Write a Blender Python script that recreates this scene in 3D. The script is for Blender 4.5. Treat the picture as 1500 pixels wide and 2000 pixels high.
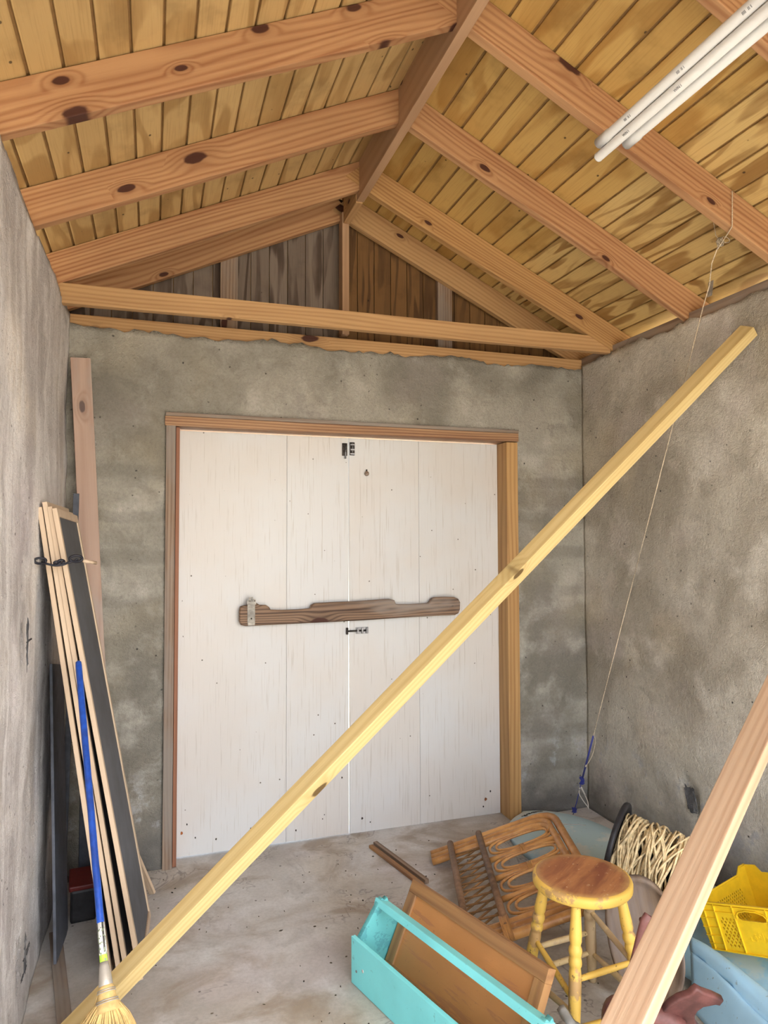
import bpy, bmesh, math, random
from mathutils import Vector, Matrix, noise
random.seed(7)
S = bpy.context.scene
for o in list(bpy.data.objects): bpy.data.objects.remove(o)
COL = S.collection

# ---------------------------------------------------------------- camera, sky, sun, exposure
cd = bpy.data.cameras.new('camera'); cam = bpy.data.objects.new('camera', cd); COL.objects.link(cam)
cd.sensor_fit = 'HORIZONTAL'; cd.sensor_width = 36.0; cd.lens = 1357.6256/1500*36.0; cd.clip_start = 0.02
Rv = Vector((.949122, -.314892, -.003237)); Uv = Vector((-.009641, -.039331, .99918)); Fv = Vector((.314761, .948312, .040366))
M = Matrix((Rv, Uv, -Fv)).transposed().to_4x4(); M.translation = Vector((-.11042, -3.59468, 1.54864))
cam.matrix_world = M
S.camera = cam
S.view_settings.view_transform = 'Standard'; S.view_settings.look = 'None'
S.view_settings.gamma = 1; S.view_settings.use_curve_mapping = False
S.view_settings.exposure = 1.9
w = bpy.data.worlds.new('sky'); S.world = w; w.use_nodes = True
wn = w.node_tree.nodes; bg = wn['Background']
sky = wn.new('ShaderNodeTexSky'); sky.sky_type = 'NISHITA'; sky.sun_disc = False
sky.sun_elevation = math.radians(48); sky.sun_rotation = math.radians(150); sky.dust_density = 2.5; sky.air_density = 1.0; sky.ozone_density = 1.0
hs = wn.new('ShaderNodeHueSaturation'); hs.inputs['Saturation'].default_value = .45
w.node_tree.links.new(sky.outputs[0], hs.inputs['Color']); w.node_tree.links.new(hs.outputs[0], bg.inputs[0])
bg.inputs[1].default_value = 0.30
sd = bpy.data.lights.new('sun', 'SUN'); sun = bpy.data.objects.new('sun', sd); COL.objects.link(sun)
sd.energy = 5.0; sd.angle = math.radians(.6); sd.color = (1, .95, .86)
sun.rotation_euler = Vector((-.05, .50, -.90)).to_track_quat('-Z', 'Y').to_euler()

# ---------------------------------------------------------------- helpers
def tag(o, label=None, cat=None, group=None, kind=None):
    if label: o['label'] = label
    if cat: o['category'] = cat
    if group: o['group'] = group
    if kind: o['kind'] = kind
    return o
def adopt(o, parent):
    if parent is not None:
        o.parent = parent
        pm = parent.get('_m'); 
        o.matrix_parent_inverse = WM[parent.name].inverted()
WM = {}
def reg(o, m=None):
    WM[o.name] = (m or Matrix.Identity(4)).copy(); return o
def empty(name, loc, label=None, cat=None, group=None, kind=None):
    o = bpy.data.objects.new(name, None); COL.objects.link(o); o.empty_display_size = .05
    m = Matrix.Translation(Vector(loc)); o.matrix_basis = m; reg(o, m)
    return tag(o, label, cat, group, kind)
def mesh_obj(name, me, mat, parent=None, m=None, smooth=False):
    if mat is not None and not me.materials:
        for x in (mat if isinstance(mat, (list, tuple)) else [mat]): me.materials.append(x)
    if smooth:
        for p in me.polygons: p.use_smooth = True
    o = bpy.data.objects.new(name, me); COL.objects.link(o)
    m = m or Matrix.Identity(4)
    if parent is not None:
        o.parent = parent; o.matrix_parent_inverse = WM[parent.name].inverted()
    o.matrix_basis = m; reg(o, m)
    return o
def from_data(name, V, F, mat, parent=None, m=None, smooth=False):
    me = bpy.data.meshes.new(name); me.from_pydata([tuple(v) for v in V], [], F); me.update()
    return mesh_obj(name, me, mat, parent, m, smooth)
def from_bm(name, bm, mat, parent=None, m=None, smooth=False):
    bmesh.ops.recalc_face_normals(bm, faces=bm.faces)
    me = bpy.data.meshes.new(name); bm.to_mesh(me); bm.free()
    return mesh_obj(name, me, mat, parent, m, smooth)
def box_bm(x0, x1, y0, y1, z0, z1, bev=0.0, bm=None):
    own = bm is None
    bm = bm or bmesh.new()
    vs = [bm.verts.new(c) for c in ((x0,y0,z0),(x1,y0,z0),(x1,y1,z0),(x0,y1,z0),(x0,y0,z1),(x1,y0,z1),(x1,y1,z1),(x0,y1,z1))]
    for f in ((0,3,2,1),(4,5,6,7),(0,1,5,4),(1,2,6,5),(2,3,7,6),(3,0,4,7)): bm.faces.new([vs[i] for i in f])
    if bev > 0 and own: bmesh.ops.bevel(bm, geom=bm.edges[:], offset=bev, segments=2, affect='EDGES', profile=.6)
    return bm
def frame(P0, P1, hint):
    """matrix: origin P0, local X to P1, local Y nearest to hint"""
    X = (Vector(P1)-Vector(P0)).normalized(); Y = Vector(hint); Y = (Y - Y.dot(X)*X).normalized(); Z = X.cross(Y)
    m = Matrix((X, Y, Z)).transposed().to_4x4(); m.translation = Vector(P0); return m
def board(name, P0, P1, wy, tz, hint, mat, parent=None, bev=.003, ylo=None, zlo=None, warp=0, c0=0, c1=0):
    """timber from P0 to P1; width wy along hint, thickness tz; ylo/zlo = low side offsets (default centred)"""
    L = (Vector(P1)-Vector(P0)).length
    ylo = -wy/2 if ylo is None else ylo; zlo = -tz/2 if zlo is None else zlo
    bm = box_bm(0, L, ylo, ylo+wy, zlo, zlo+tz, bev)
    for v in bm.verts:
        if v.co.x < L*.02: v.co.x += c0*(v.co.y-ylo)/wy
        if v.co.x > L*.98: v.co.x += c1*(v.co.y-ylo)/wy
    if warp:
        es = [e for e in bm.edges if abs(e.verts[0].co.x-e.verts[1].co.x) > L*.6]
        bmesh.ops.subdivide_edges(bm, edges=es, cuts=14, use_grid_fill=True)
        sd_ = random.random()*50
        for v in bm.verts:
            n = noise.noise_vector(Vector((v.co.x*1.6+sd_, sd_, v.co.z*3)))
            v.co.y += n.y*warp; v.co.z += n.z*warp
    return from_bm(name, bm, mat, parent, frame(P0, P1, hint))
def tube_data(pts, r, sides=8, closed=False, V=None, F=None, flat=1.0):
    V = [] if V is None else V; F = [] if F is None else F
    pts = [Vector(p) for p in pts]; n = len(pts); base = len(V)
    up = None
    for i, p in enumerate(pts):
        a = pts[(i-1) % n] if (closed or i > 0) else p; b = pts[(i+1) % n] if (closed or i < n-1) else p
        t = (b-a).normalized()
        if up is None: up = t.orthogonal().normalized()
        up = (up - up.dot(t)*t)
        up = up.normalized() if up.length > 1e-6 else t.orthogonal().normalized()
        s = t.cross(up)
        rr = r[i] if isinstance(r, (list, tuple)) else r
        for k in range(sides):
            q = 2*math.pi*k/sides
            V.append(p + up*math.cos(q)*rr*flat + s*math.sin(q)*rr)
    m = n if closed else n-1
    for i in range(m):
        for k in range(sides):
            a = base+i*sides+k; b = base+i*sides+(k+1) % sides
            j = (i+1) % n; c = base+j*sides+(k+1) % sides; d = base+j*sides+k
            F.append((a, b, c, d))
    if not closed:
        F.append(tuple(base+k for k in range(sides))[::-1]); F.append(tuple(base+(n-1)*sides+k for k in range(sides)))
    return V, F
def tube(name, pts, r, mat, parent=None, sides=10, closed=False, m=None, flat=1.0):
    V, F = tube_data(pts, r, sides, closed, flat=flat)
    return from_data(name, V, F, mat, parent, m, smooth=True)
def lathe(name, prof, mat, parent=None, m=None, seg=24, smooth=True):
    """prof: (x, r) along local X"""
    V = []; F = []
    for x, r in prof:
        for k in range(seg):
            a = 2*math.pi*k/seg; V.append((x, r*math.cos(a), r*math.sin(a)))
    for i in range(len(prof)-1):
        for k in range(seg):
            a = i*seg+k; b = i*seg+(k+1) % seg; F.append((a, b, b+seg, a+seg))
    F.append(tuple(range(seg))[::-1]); F.append(tuple((len(prof)-1)*seg+k for k in range(seg)))
    o = from_data(name, V, F, mat, parent, m, smooth)
    return o
def poly2d(name, outer, holes, thick, mat, parent=None, m=None, bev=0.0):
    """flat outline (local XY) with holes, thickness along Z"""
    cu = bpy.data.curves.new(name, 'CURVE'); cu.dimensions = '2D'; cu.fill_mode = 'BOTH'
    cu.extrude = max(thick/2-bev, .0002); cu.bevel_depth = bev; cu.bevel_resolution = 1
    for ring in [outer]+list(holes):
        sp = cu.splines.new('POLY'); sp.points.add(len(ring)-1); sp.use_cyclic_u = True
        for i, (x, y) in enumerate(ring): sp.points[i].co = (x, y, 0, 1)
    tmp = bpy.data.objects.new('tmp', cu); COL.objects.link(tmp)
    me = bpy.data.meshes.new_from_object(tmp); bpy.data.objects.remove(tmp); bpy.data.curves.remove(cu)
    me.materials.clear(); me.name = name
    return mesh_obj(name, me, mat, parent, m)
def text_obj(name, s, size, mat, parent, m, ext=.0005, shear=0):
    cu = bpy.data.curves.new(name, 'FONT'); cu.body = s; cu.size = size; cu.extrude = ext; cu.align_x = 'CENTER'; cu.align_y = 'CENTER'; cu.shear = shear
    tmp = bpy.data.objects.new('tmp', cu); COL.objects.link(tmp)
    bpy.context.view_layer.update()
    me = bpy.data.meshes.new_from_object(tmp); bpy.data.objects.remove(tmp); bpy.data.curves.remove(cu)
    me.materials.clear(); me.name = name
    return mesh_obj(name, me, mat, parent, m)
def smoothpts(pts, n=6, closed=False):
    P = [Vector(p) for p in pts]; out = []; N = len(P)
    rng = range(N if closed else N-1)
    for i in rng:
        if closed: a, b, c, d = P[(i-1) % N], P[i], P[(i+1) % N], P[(i+2) % N]
        else: a, b, c, d = P[max(i-1, 0)], P[i], P[i+1], P[min(i+2, N-1)]
        for k in range(n):
            t = k/n
            out.append(.5*((2*b)+(-a+c)*t+(2*a-5*b+4*c-d)*t*t+(-a+3*b-3*c+d)*t**3))
    if not closed: out.append(P[-1])
    return out

# ---------------------------------------------------------------- materials
class NT:
    def __init__(s, name):
        s.m = bpy.data.materials.new(name); s.m.use_nodes = True; s.t = s.m.node_tree; s.n = s.t.nodes; s.l = s.t.links
        s.b = s.n['Principled BSDF']
    def new(s, k, **kw):
        n = s.n.new(k)
        for a, v in kw.items(): setattr(n, a, v)
        return n
    def link(s, a, b): s.l.new(a, b)
    def put(s, sock, v):
        if isinstance(v, bpy.types.NodeSocket): s.l.new(v, sock)
        elif isinstance(v, tuple) and len(v) == 3 and len(sock.default_value) == 4: sock.default_value = (*v, 1)
        else: sock.default_value = v
    def math(s, op, a, b=None, c=None, clamp=False):
        n = s.new('ShaderNodeMath', operation=op, use_clamp=clamp); s.put(n.inputs[0], a)
        if b is not None: s.put(n.inputs[1], b)
        if c is not None: s.put(n.inputs[2], c)
        return n.outputs[0]
    def vmath(s, op, a, b):
        n = s.new('ShaderNodeVectorMath', operation=op); s.put(n.inputs[0], a); s.put(n.inputs[1], b); return n.outputs[0]
    def noise(s, vec, scale=1, detail=3, rough=.5, dist=0, out='Fac'):
        n = s.new('ShaderNodeTexNoise'); s.link(vec, n.inputs['Vector']); n.inputs['Scale'].default_value = scale
        n.inputs['Detail'].default_value = detail; n.inputs['Roughness'].default_value = rough; n.inputs['Distortion'].default_value = dist
        return n.outputs[out]
    def vor(s, vec, scale=1, out='Distance', feature='F1'):
        n = s.new('ShaderNodeTexVoronoi', feature=feature); s.link(vec, n.inputs['Vector']); n.inputs['Scale'].default_value = scale
        return n.outputs[out]
    def ss(s, v, lo, hi, a=0.0, b=1.0):
        n = s.new('ShaderNodeMapRange', interpolation_type='SMOOTHSTEP'); s.put(n.inputs['Value'], v)
        n.inputs['From Min'].default_value = lo; n.inputs['From Max'].default_value = hi
        n.inputs['To Min'].default_value = a; n.inputs['To Max'].default_value = b
        return n.outputs[0]
    def mix(s, f, a, b, mode='MIX'):
        n = s.new('ShaderNodeMix', data_type='RGBA', blend_type=mode); s.put(n.inputs[0], f); s.put(n.inputs[6], a); s.put(n.inputs[7], b)
        return n.outputs[2]
    def obj(s, scale=(1, 1, 1), rnd=0.0):
        tc = s.new('ShaderNodeTexCoord'); v = tc.outputs['Object']
        if rnd:
            oi = s.new('ShaderNodeObjectInfo'); c = s.new('ShaderNodeCombineXYZ')
            r = oi.outputs['Random']
            s.link(s.math('MULTIPLY', r, rnd), c.inputs[0]); s.link(s.math('MULTIPLY', r, rnd*3.7), c.inputs[1]); s.link(s.math('MULTIPLY', r, rnd*7.3), c.inputs[2])
            v = s.vmath('ADD', v, c.outputs[0])
        s.base = v
        if scale != (1, 1, 1): v = s.vmath('MULTIPLY', v, scale)
        return v
    def sc(s, v, k): return s.vmath('MULTIPLY', v, k)
    def bump(s, h, strength=.3, dist=.01):
        n = s.new('ShaderNodeBump'); n.inputs['Strength'].default_value = strength; n.inputs['Distance'].default_value = dist
        s.link(h, n.inputs['Height']); s.link(n.outputs[0], s.b.inputs['Normal'])
    def done(s, color, rough=.6, metal=0.0, spec=.35):
        s.put(s.b.inputs['Base Color'], color); s.put(s.b.inputs['Roughness'], rough); s.b.inputs['Metallic'].default_value = metal
        s.b.inputs['Specular IOR Level'].default_value = spec
        return s.m
def flat_mat(name, col, rough=.5, metal=0.0, var=.12, bumpk=.1, spec=.4, vscale=30):
    t = NT(name); v = t.obj(rnd=9)
    n = t.noise(v, vscale, 4, .6); n2 = t.noise(v, 4, 3, .5)
    k = t.math('ADD', t.ss(n, .3, .7, 1-var, 1+var*.5), t.ss(n2, .3, .7, -var, var*.5))
    c = t.vmath('MULTIPLY', t.mix(0.0, col, col), t.mix(0.0, (1, 1, 1), (1, 1, 1)))
    cc = t.new('ShaderNodeVectorMath', operation='SCALE'); t.link(c, cc.inputs[0]); t.link(k, cc.inputs['Scale'])
    if bumpk: t.bump(n, bumpk, .003)
    return t.done(cc.outputs[0], rough, metal, spec)
def wood(name, light, dark, ring=26, warp=1.3, knots=.55, knotcol=(.06, .02, .012), contrast=.65, weather=0.0, wcol=(.3, .27, .25), rough=.62, fine=.18, rnd=31, blotch=.2):
    """timber with grain along local X: growth rings, knots, fine pores"""
    t = NT(name); v = t.obj(rnd=rnd)
    kv = t.sc(v, (3.0, 7.0, 1.5))
    vo = t.new('ShaderNodeTexVoronoi', voronoi_dimensions='2D'); t.link(kv, vo.inputs['Vector']); vo.inputs['Scale'].default_value = 1
    d = vo.outputs['Distance']; sep = t.new('ShaderNodeSeparateColor'); t.link(vo.outputs['Color'], sep.inputs[0])
    d = t.math('MULTIPLY', d, t.math('ADD', t.math('MULTIPLY', sep.outputs[1], 1.3), .75))
    has = t.ss(sep.outputs[0], 1-knots-.01, 1-knots+.01)
    if knots <= 0: has = t.math('MULTIPLY', sep.outputs[0], 0.0)
    nz = t.noise(kv, 5, 2, .5)
    dd = t.math('ADD', d, t.math('MULTIPLY', t.math('SUBTRACT', nz, .5), .10))
    knot = t.math('MULTIPLY', t.ss(dd, .085, .125, 1.0, 0.0), has)
    halo = t.math('MULTIPLY', t.ss(d, .05, .36, 1.0, 0.0), has)
    sp = t.new('ShaderNodeSeparateXYZ'); t.link(v, sp.inputs[0])
    low = t.noise(t.sc(v, (.7, 5, 5)), 1, 2, .45)
    s_ = t.math('ADD', t.math('MULTIPLY', sp.outputs[1], ring), t.math('MULTIPLY', sp.outputs[2], ring*.55))
    s_ = t.math('ADD', s_, t.math('MULTIPLY', low, warp*5))
    s_ = t.math('ADD', s_, t.math('MULTIPLY', halo, 1.8))
    w_ = t.math('SINE', t.math('MULTIPLY', s_, 6.283))
    w_ = t.math('POWER', t.math('ADD', t.math('MULTIPLY', w_, .5), .5), 1.8)
    fn = t.noise(t.sc(v, (3, 160, 160)), 1, 3, .6)
    st = t.noise(t.sc(v, (.8, 22, 22)), 1, 3, .55)
    f = t.math('ADD', t.math('MULTIPLY', w_, contrast*.75), t.math('MULTIPLY', t.ss(st, .35, .7), contrast*.55))
    f = t.math('ADD', f, t.math('MULTIPLY', t.math('SUBTRACT', fn, .5), fine*2), clamp=True)
    c = t.mix(f, light, dark)
    bl = t.noise(t.sc(v, (1.2, 3, 3)), 1, 3, .5)
    c = t.mix(t.ss(bl, .35, .75, 0, blotch), c, tuple(x*.45 for x in dark))
    c = t.mix(t.math('MULTIPLY', halo, .35), c, tuple(x*.6 for x in dark))
    if weather:
        wz = t.noise(t.sc(v, (1.5, 6, 6)), 1, 4, .6)
        c = t.mix(t.ss(wz, .65-weather*.5, .8-weather*.3, 0, .85), c, wcol)
    oi = t.new('ShaderNodeObjectInfo'); c = t.mix(t.math('MULTIPLY', t.math('FRACT', t.math('MULTIPLY', oi.outputs['Random'], 7.77)), .22), c, dark)
    c = t.mix(knot, c, knotcol)
    t.bump(t.math('ADD', f, t.math('MULTIPLY', fn, .6)), .25, .003)
    return t.done(c, rough, 0, .3)
def plywood(name, light, dark, cont=5.0, amt=.8, rough=.6, grey=None, stain=.25, fig=(.8, 6, 6)):
    """rotary-cut veneer: long wandering contour figure along local X"""
    t = NT(name); v = t.obj(rnd=17)
    n = t.noise(t.sc(v, fig), 1, 2.5, .5, .3)
    s_ = t.math('SINE', t.math('MULTIPLY', n, cont*6.283))
    f = t.ss(s_, -.1, .75)
    soft = t.noise(t.sc(v, (1.5, 7, 7)), 1, 4, .6)
    f = t.math('MULTIPLY', f, t.ss(soft, .3, .6, .25, 1))
    fine = t.noise(t.sc(v, (6, 190, 190)), 1, 2, .6)
    c = t.mix(t.math('MULTIPLY', f, amt), light, dark)
    c = t.mix(t.ss(fine, .45, .8, 0, .3), c, tuple(x*.6 for x in dark))
    b = t.noise(t.base, 5, 4, .6)
    c = t.mix(t.ss(b, .5, .75, 0, stain), c, tuple(x*.4 for x in dark))
    oi = t.new('ShaderNodeObjectInfo'); c = t.mix(t.math('MULTIPLY', t.math('FRACT', t.math('MULTIPLY', oi.outputs['Random'], 5.3)), .30), c, dark)
    if grey:
        g = t.noise(t.base, 2.2, 4, .6); c = t.mix(t.ss(g, .4, .6, 0, .8), c, grey)
    sp = t.vor(t.sc(v, (9, 12, 12)), 1); c = t.mix(t.ss(sp, .04, .07, .8, 0), c, (.02, .012, .008))
    t.bump(fine, .15, .002)
    return t.done(c, rough, 0, .25)
def concrete(name, base, lightc, darkc, bands=False, streak=False, floor=False, low=None):
    t = NT(name); v = t.obj()
    big = t.noise(v, 1.3, 4, .55, .4); mid = t.noise(v, 4.5, 5, .6); fine = t.noise(v, 70, 4, .7); grit = t.noise(v, 260, 2, .6)
    c = t.mix(t.ss(big, .38, .62), darkc, base)
    c = t.mix(t.ss(mid, .48, .72, 0, .75), c, lightc)
    c = t.mix(t.ss(t.noise(v, 7.5, 5, .65, .6), .52, .72, 0, .38), c, tuple(x*.62 for x in darkc))
    hue = t.noise(v, 1.9, 2, .5); c = t.mix(t.ss(hue, .5, .68, 0, .35), c, (base[0]*1.08, base[1]*.98, base[2]*.8))
    hue2 = t.noise(t.vmath('ADD', v, (9, 4, 2)), 2.3, 2, .5); c = t.mix(t.ss(hue2, .52, .7, 0, .3), c, (base[0]*1.0, base[1]*.93, base[2]*1.02))
    if bands:
        sp = t.new('ShaderNodeSeparateXYZ'); t.link(v, sp.inputs[0])
        z = t.math('ADD', sp.outputs[2], t.math('MULTIPLY', t.math('SUBTRACT', mid, .5), .10))
        wv = t.math('SINE', t.math('MULTIPLY', z, 6.283/.203))
        msk = t.math('MULTIPLY', t.ss(wv, .2, .95), t.ss(big, .35, .6, .25, 1))
        msk = t.math('MULTIPLY', msk, t.ss(sp.outputs[2], 2.15, 1.9, 1.0, 0.0) if False else t.ss(sp.outputs[2], 1.9, 2.2, .38, 0.0))
        c = t.mix(msk if bands is True else t.math('MULTIPLY', msk, .18), c, tuple(x*.62 for x in darkc))
        low_dark = t.math('MULTIPLY', t.ss(t.math('ADD', sp.outputs[2], t.math('MULTIPLY', t.noise(v, 5, 4, .6), .6)), .28, .62, .75, 0.0), 1.0)  # uneven darkening towards the floor
        c = t.mix(low_dark, c, (.115, .115, .115))
        salt = t.math('MULTIPLY', t.ss(t.noise(v, 9, 4, .6), .56, .66), t.math('MULTIPLY', t.ss(sp.outputs[2], .1, .25), t.ss(sp.outputs[2], .35, .5, .7, 0)))
        c = t.mix(salt, c, (.46, .46, .47))
    if streak:
        s1 = t.noise(t.sc(v, (4, 9, .9)), 1, 5, .62); c = t.mix(t.ss(s1, .42, .7, 0, .8), c, lightc)
        s2 = t.noise(t.sc(v, (4, 14, 1.3)), 1, 4, .6); c = t.mix(t.ss(s2, .55, .75, 0, .55), c, darkc)
    if low: 
        sp = t.new('ShaderNodeSeparateXYZ'); t.link(v, sp.inputs[0])
        c = t.mix(t.ss(sp.outputs[2], .6, 1.7, .75, 0.0), c, low)
    if floor:
        ln = t.noise(v, 2.6, 4, .6, 1.2); rid = t.math('ABSOLUTE', t.math('SUBTRACT', ln, .5))
        m2 = t.math('MULTIPLY', t.ss(rid, .0, .016, .5, 0.0), t.ss(t.noise(v, 1.7, 2, .5), .50, .60))
        c = t.mix(m2, c, (.10, .07, .08))
        c = t.mix(t.ss(t.noise(t.sc(v, (1, 1.6, 1)), 2.1, 5, .6, .8), .48, .68, 0, .75), c, (.30, .225, .15))
        c = t.mix(t.ss(t.noise(t.sc(v, (1, .5, 1)), 5, 5, .65, .3), .58, .8, 0, .5), c, (.13, .115, .105))
        pd = t.vor(v, 9); c = t.mix(t.ss(pd, .035, .06, .8, 0), c, (.05, .045, .04))
    c = t.mix(t.ss(fine, .35, .75, 0, .28), c, tuple(x*.55 for x in darkc))
    c = t.mix(t.ss(grit, .6, .8, 0, .3), c, lightc)
    if not floor:
        pit = t.vor(v, 14); pm = t.math('MULTIPLY', t.ss(pit, .05, .09, 1, 0), t.ss(fine, .4, .55)); c = t.mix(pm, c, (.07, .065, .06))
        h = t.math('ADD', t.math('MULTIPLY', mid, 1.3), t.math('ADD', t.math('MULTIPLY', fine, .55), t.math('MULTIPLY', grit, .25)))
        h = t.math('ADD', h, t.math('MULTIPLY', t.noise(v, 22, 4, .7, .8), .45))
        t.bump(h, .8, .02)
        return t.done(c, .93, 0, .15)
    t.bump(t.math('ADD', fine, t.math('MULTIPLY', mid, .6)), .12, .004)
    return t.done(c, t.ss(mid, .3, .7, .38, .62), 0, .4)
def worn_paint(name, paint, under, amt=.5, dark=(.08, .05, .03), scale=14, stretch=(1, 1, 1), rough=.5):
    t = NT(name); v = t.obj(rnd=13)
    n = t.noise(t.sc(v, stretch), scale, 5, .65); n2 = t.noise(v, 5, 3, .5); sp = t.noise(v, 60, 3, .6)
    c = t.mix(t.ss(n2, .35, .7, 0, .5), paint, tuple(x*.72 for x in paint))
    c = t.mix(t.ss(n, 1-amt*.9, 1.06-amt*.9), c, under)
    c = t.mix(t.ss(sp, .66, .74, 0, .8), c, dark)
    t.bump(t.math('ADD', n, t.math('MULTIPLY', sp, .4)), .3, .004)
    return t.done(c, rough, 0, .4)

MT = {}
MT['rafter'] = wood('rafter pine', (.49, .285, .14), (.27, .115, .05), ring=44, warp=1.5, knots=.30, contrast=.75)
MT['rafter_y'] = wood('rafter pine golden', (.52, .315, .13), (.29, .14, .05), ring=60, warp=1.2, knots=.22, contrast=.75)
MT['tie'] = wood('tie pine', (.54, .335, .155), (.33, .17, .07), ring=52, warp=1.1, knots=.22, contrast=.6)
MT['ridge'] = wood('ridge pine', (.46, .29, .17), (.30, .165, .09), ring=18, warp=.8, knots=.2, contrast=.4)
MT['head'] = wood('brown head board', (.46, .28, .15), (.20, .09, .05), ring=70, warp=.5, knots=.04, contrast=.85, weather=.15)
MT['oldwood'] = wood('weathered timber', (.36, .26, .18), (.16, .09, .055), ring=60, warp=.6, knots=.1, contrast=.8, weather=.5, wcol=(.27, .24, .21))
MT['jamb'] = wood('jamb pine', (.58, .36, .15), (.33, .165, .06), ring=40, warp=.45, knots=.06, contrast=.7, fine=.3)
MT['redjamb'] = wood('reddish stop', (.33, .15, .085), (.17, .065, .04), ring=30, warp=.5, knots=.0, contrast=.6)
MT['pole'] = wood('treated pine pole', (.68, .535, .26), (.48, .325, .12), ring=55, warp=.5, knots=.12, contrast=.55, knotcol=(.13, .08, .03), blotch=.1)
MT['pinkboard'] = wood('pinkish board', (.47, .34, .27), (.33, .20, .15), ring=16, warp=1.4, knots=.3, contrast=.5, weather=.3, wcol=(.38, .33, .30), knotcol=(.13, .09, .08))
MT['fresh'] = wood('fresh cut board', (.60, .42, .275), (.42, .245, .14), ring=46, warp=.6, knots=.10, contrast=.5, fine=.2, blotch=.12, knotcol=(.2, .1, .06))
MT['lath'] = wood('pale lath', (.60, .47, .34), (.42, .30, .20), ring=60, warp=.3, knots=.05, contrast=.45)
MT['drift'] = wood('driftwood', (.34, .22, .14), (.075, .042, .028), ring=70, warp=2.4, knots=.3, contrast=1.0, weather=.35, wcol=(.34, .29, .25), fine=.35)
MT['trayw'] = wood('grey worn wood', (.215, .150, .10), (.10, .062, .04), ring=30, warp=.9, knots=.05, contrast=.7, weather=.25, wcol=(.23, .185, .16), fine=.3)
MT['ply_roof'] = plywood('roof plank veneer', (.52, .335, .11), (.34, .18, .045), 5.0, .85, stain=.5, fig=(.9, 4, 4))
MT['ply_roof2'] = plywood('roof plank figured veneer', (.56, .39, .155), (.25, .135, .04), 9.0, .95, stain=.3, fig=(.9, 4, 4))
MT['ply_left'] = plywood('left roof plank veneer', (.51, .345, .15), (.32, .19, .07), 6.0, .9, stain=.4, fig=(.9, 4, 4))
MT['ply_gable'] = plywood('gable veneer grey', (.22, .175, .14), (.065, .042, .030), 6.0, .9, stain=.3, fig=(1.0, 7, 7))  # colour toned down to paint in the shade on the gable
MT['ply_gable2'] = plywood('gable veneer brown', (.20, .105, .038), (.08, .040, .016), 6.0, .9, stain=.3, fig=(1.0, 7, 7))  # likewise darkened to carry the gable shade
MT['groove'] = flat_mat('groove shadow wood', (.30, .17, .06), .9)
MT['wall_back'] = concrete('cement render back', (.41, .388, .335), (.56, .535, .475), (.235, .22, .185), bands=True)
MT['wall_right'] = concrete('cement render right', (.64, .605, .525), (.78, .745, .67), (.40, .365, .30), bands='low_dark')
MT['wall_left'] = concrete('cement render left', (.74, .71, .70), (.88, .86, .85), (.44, .41, .405), streak=True)  # render colour lightened to paint in the brightness of nearby daylight
MT['floor'] = concrete('concrete floor', (.62, .60, .575), (.72, .715, .70), (.43, .40, .36), floor=True)
MT['ground'] = flat_mat('sandy ground', (.62, .55, .43), .95)
t = NT('white door paint'); v = t.obj(rnd=5)
st = t.noise(t.sc(v, (170, 1, 3.5)), 1, 3, .6); n1 = t.noise(v, 2.2, 3, .5); sp_ = t.vor(v, 15); sp2 = t.noise(v, 24, 2, .5); r1 = t.vor(t.vmath('ADD', v, (3, 3, 3)), 5)
c = t.mix(t.ss(n1, .35, .65), (.63, .605, .575), (.635, .64, .64))
c = t.mix(t.ss(st, .57, .70, 0, .55), c, (.42, .38, .33))
c = t.mix(t.math('MULTIPLY', t.ss(sp_, .045, .07, 1, 0), t.ss(sp2, .47, .50)), c, (.12, .10, .08))
sz = t.new('ShaderNodeSeparateXYZ'); t.link(v, sz.inputs[0])
t.bump(st, .12, .002)
MT['door'] = t.done(c, .42, 0, .45)
MT['darkmetal'] = flat_mat('dark rusty metal', (.055, .045, .04), .6, .5, var=.5, bumpk=.5)
MT['steel'] = flat_mat('dull steel', (.30, .30, .31), .45, .8, var=.3)
MT['greymetal'] = flat_mat('whitish painted metal', (.46, .43, .38), .6, .1, var=.3)
MT['rust'] = flat_mat('rust', (.30, .10, .03), .9, var=.5)
t = NT('pipe plastic'); v = t.obj(rnd=3)
dsh = t.noise(t.sc(v, (38, .01, .01)), 1, 2, .5); sx = t.new('ShaderNodeSeparateXYZ'); t.link(t.base, sx.inputs[0])
MT['pvc'] = t.done(t.mix(t.ss(t.noise(v, 30, 3, .6), .4, .7, 0, .2), (.56, .56, .55), (.45, .45, .43)), .38, 0, .5)
MT['print'] = flat_mat('faded grey print', (.13, .13, .15), .7, var=.4)
MT['screen'] = flat_mat('dark insect mesh', (.055, .062, .078), .5, .0, var=.25, vscale=12)
MT['blue'] = flat_mat('blue enamel', (.012, .075, .42), .28, var=.25, spec=.6, vscale=40)
MT['straw'] = flat_mat('broom straw', (.72, .50, .20), .75, var=.25)
MT['wire'] = flat_mat('grey binding wire', (.42, .39, .34), .5, .4)
MT['black'] = flat_mat('black plastic', (.018, .018, .022), .5, var=.4)
MT['blackrope'] = flat_mat('black rubber', (.012, .012, .02), .5)
MT['cord'] = flat_mat('tan cord', (.78, .62, .36), .75, var=.3, vscale=60)
MT['string'] = flat_mat('natural string', (.62, .52, .38), .8, var=.4, vscale=200)
MT['bluecord'] = flat_mat('blue cord', (.03, .04, .24), .7)
MT['whitewire'] = flat_mat('pale wire', (.66, .62, .55), .5)
MT['yellowplastic'] = flat_mat('yellow plastic', (.83, .54, .015), .42, var=.08, spec=.5)
MT['maroon'] = flat_mat('maroon painted metal', (.155, .058, .05), .5, var=.35, vscale=18)
MT['paleblue'] = worn_paint('pale blue fibreglass', (.68, .76, .76), (.48, .66, .72), .62, dark=(.2, .2, .2), scale=3, rough=.4)
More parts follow.
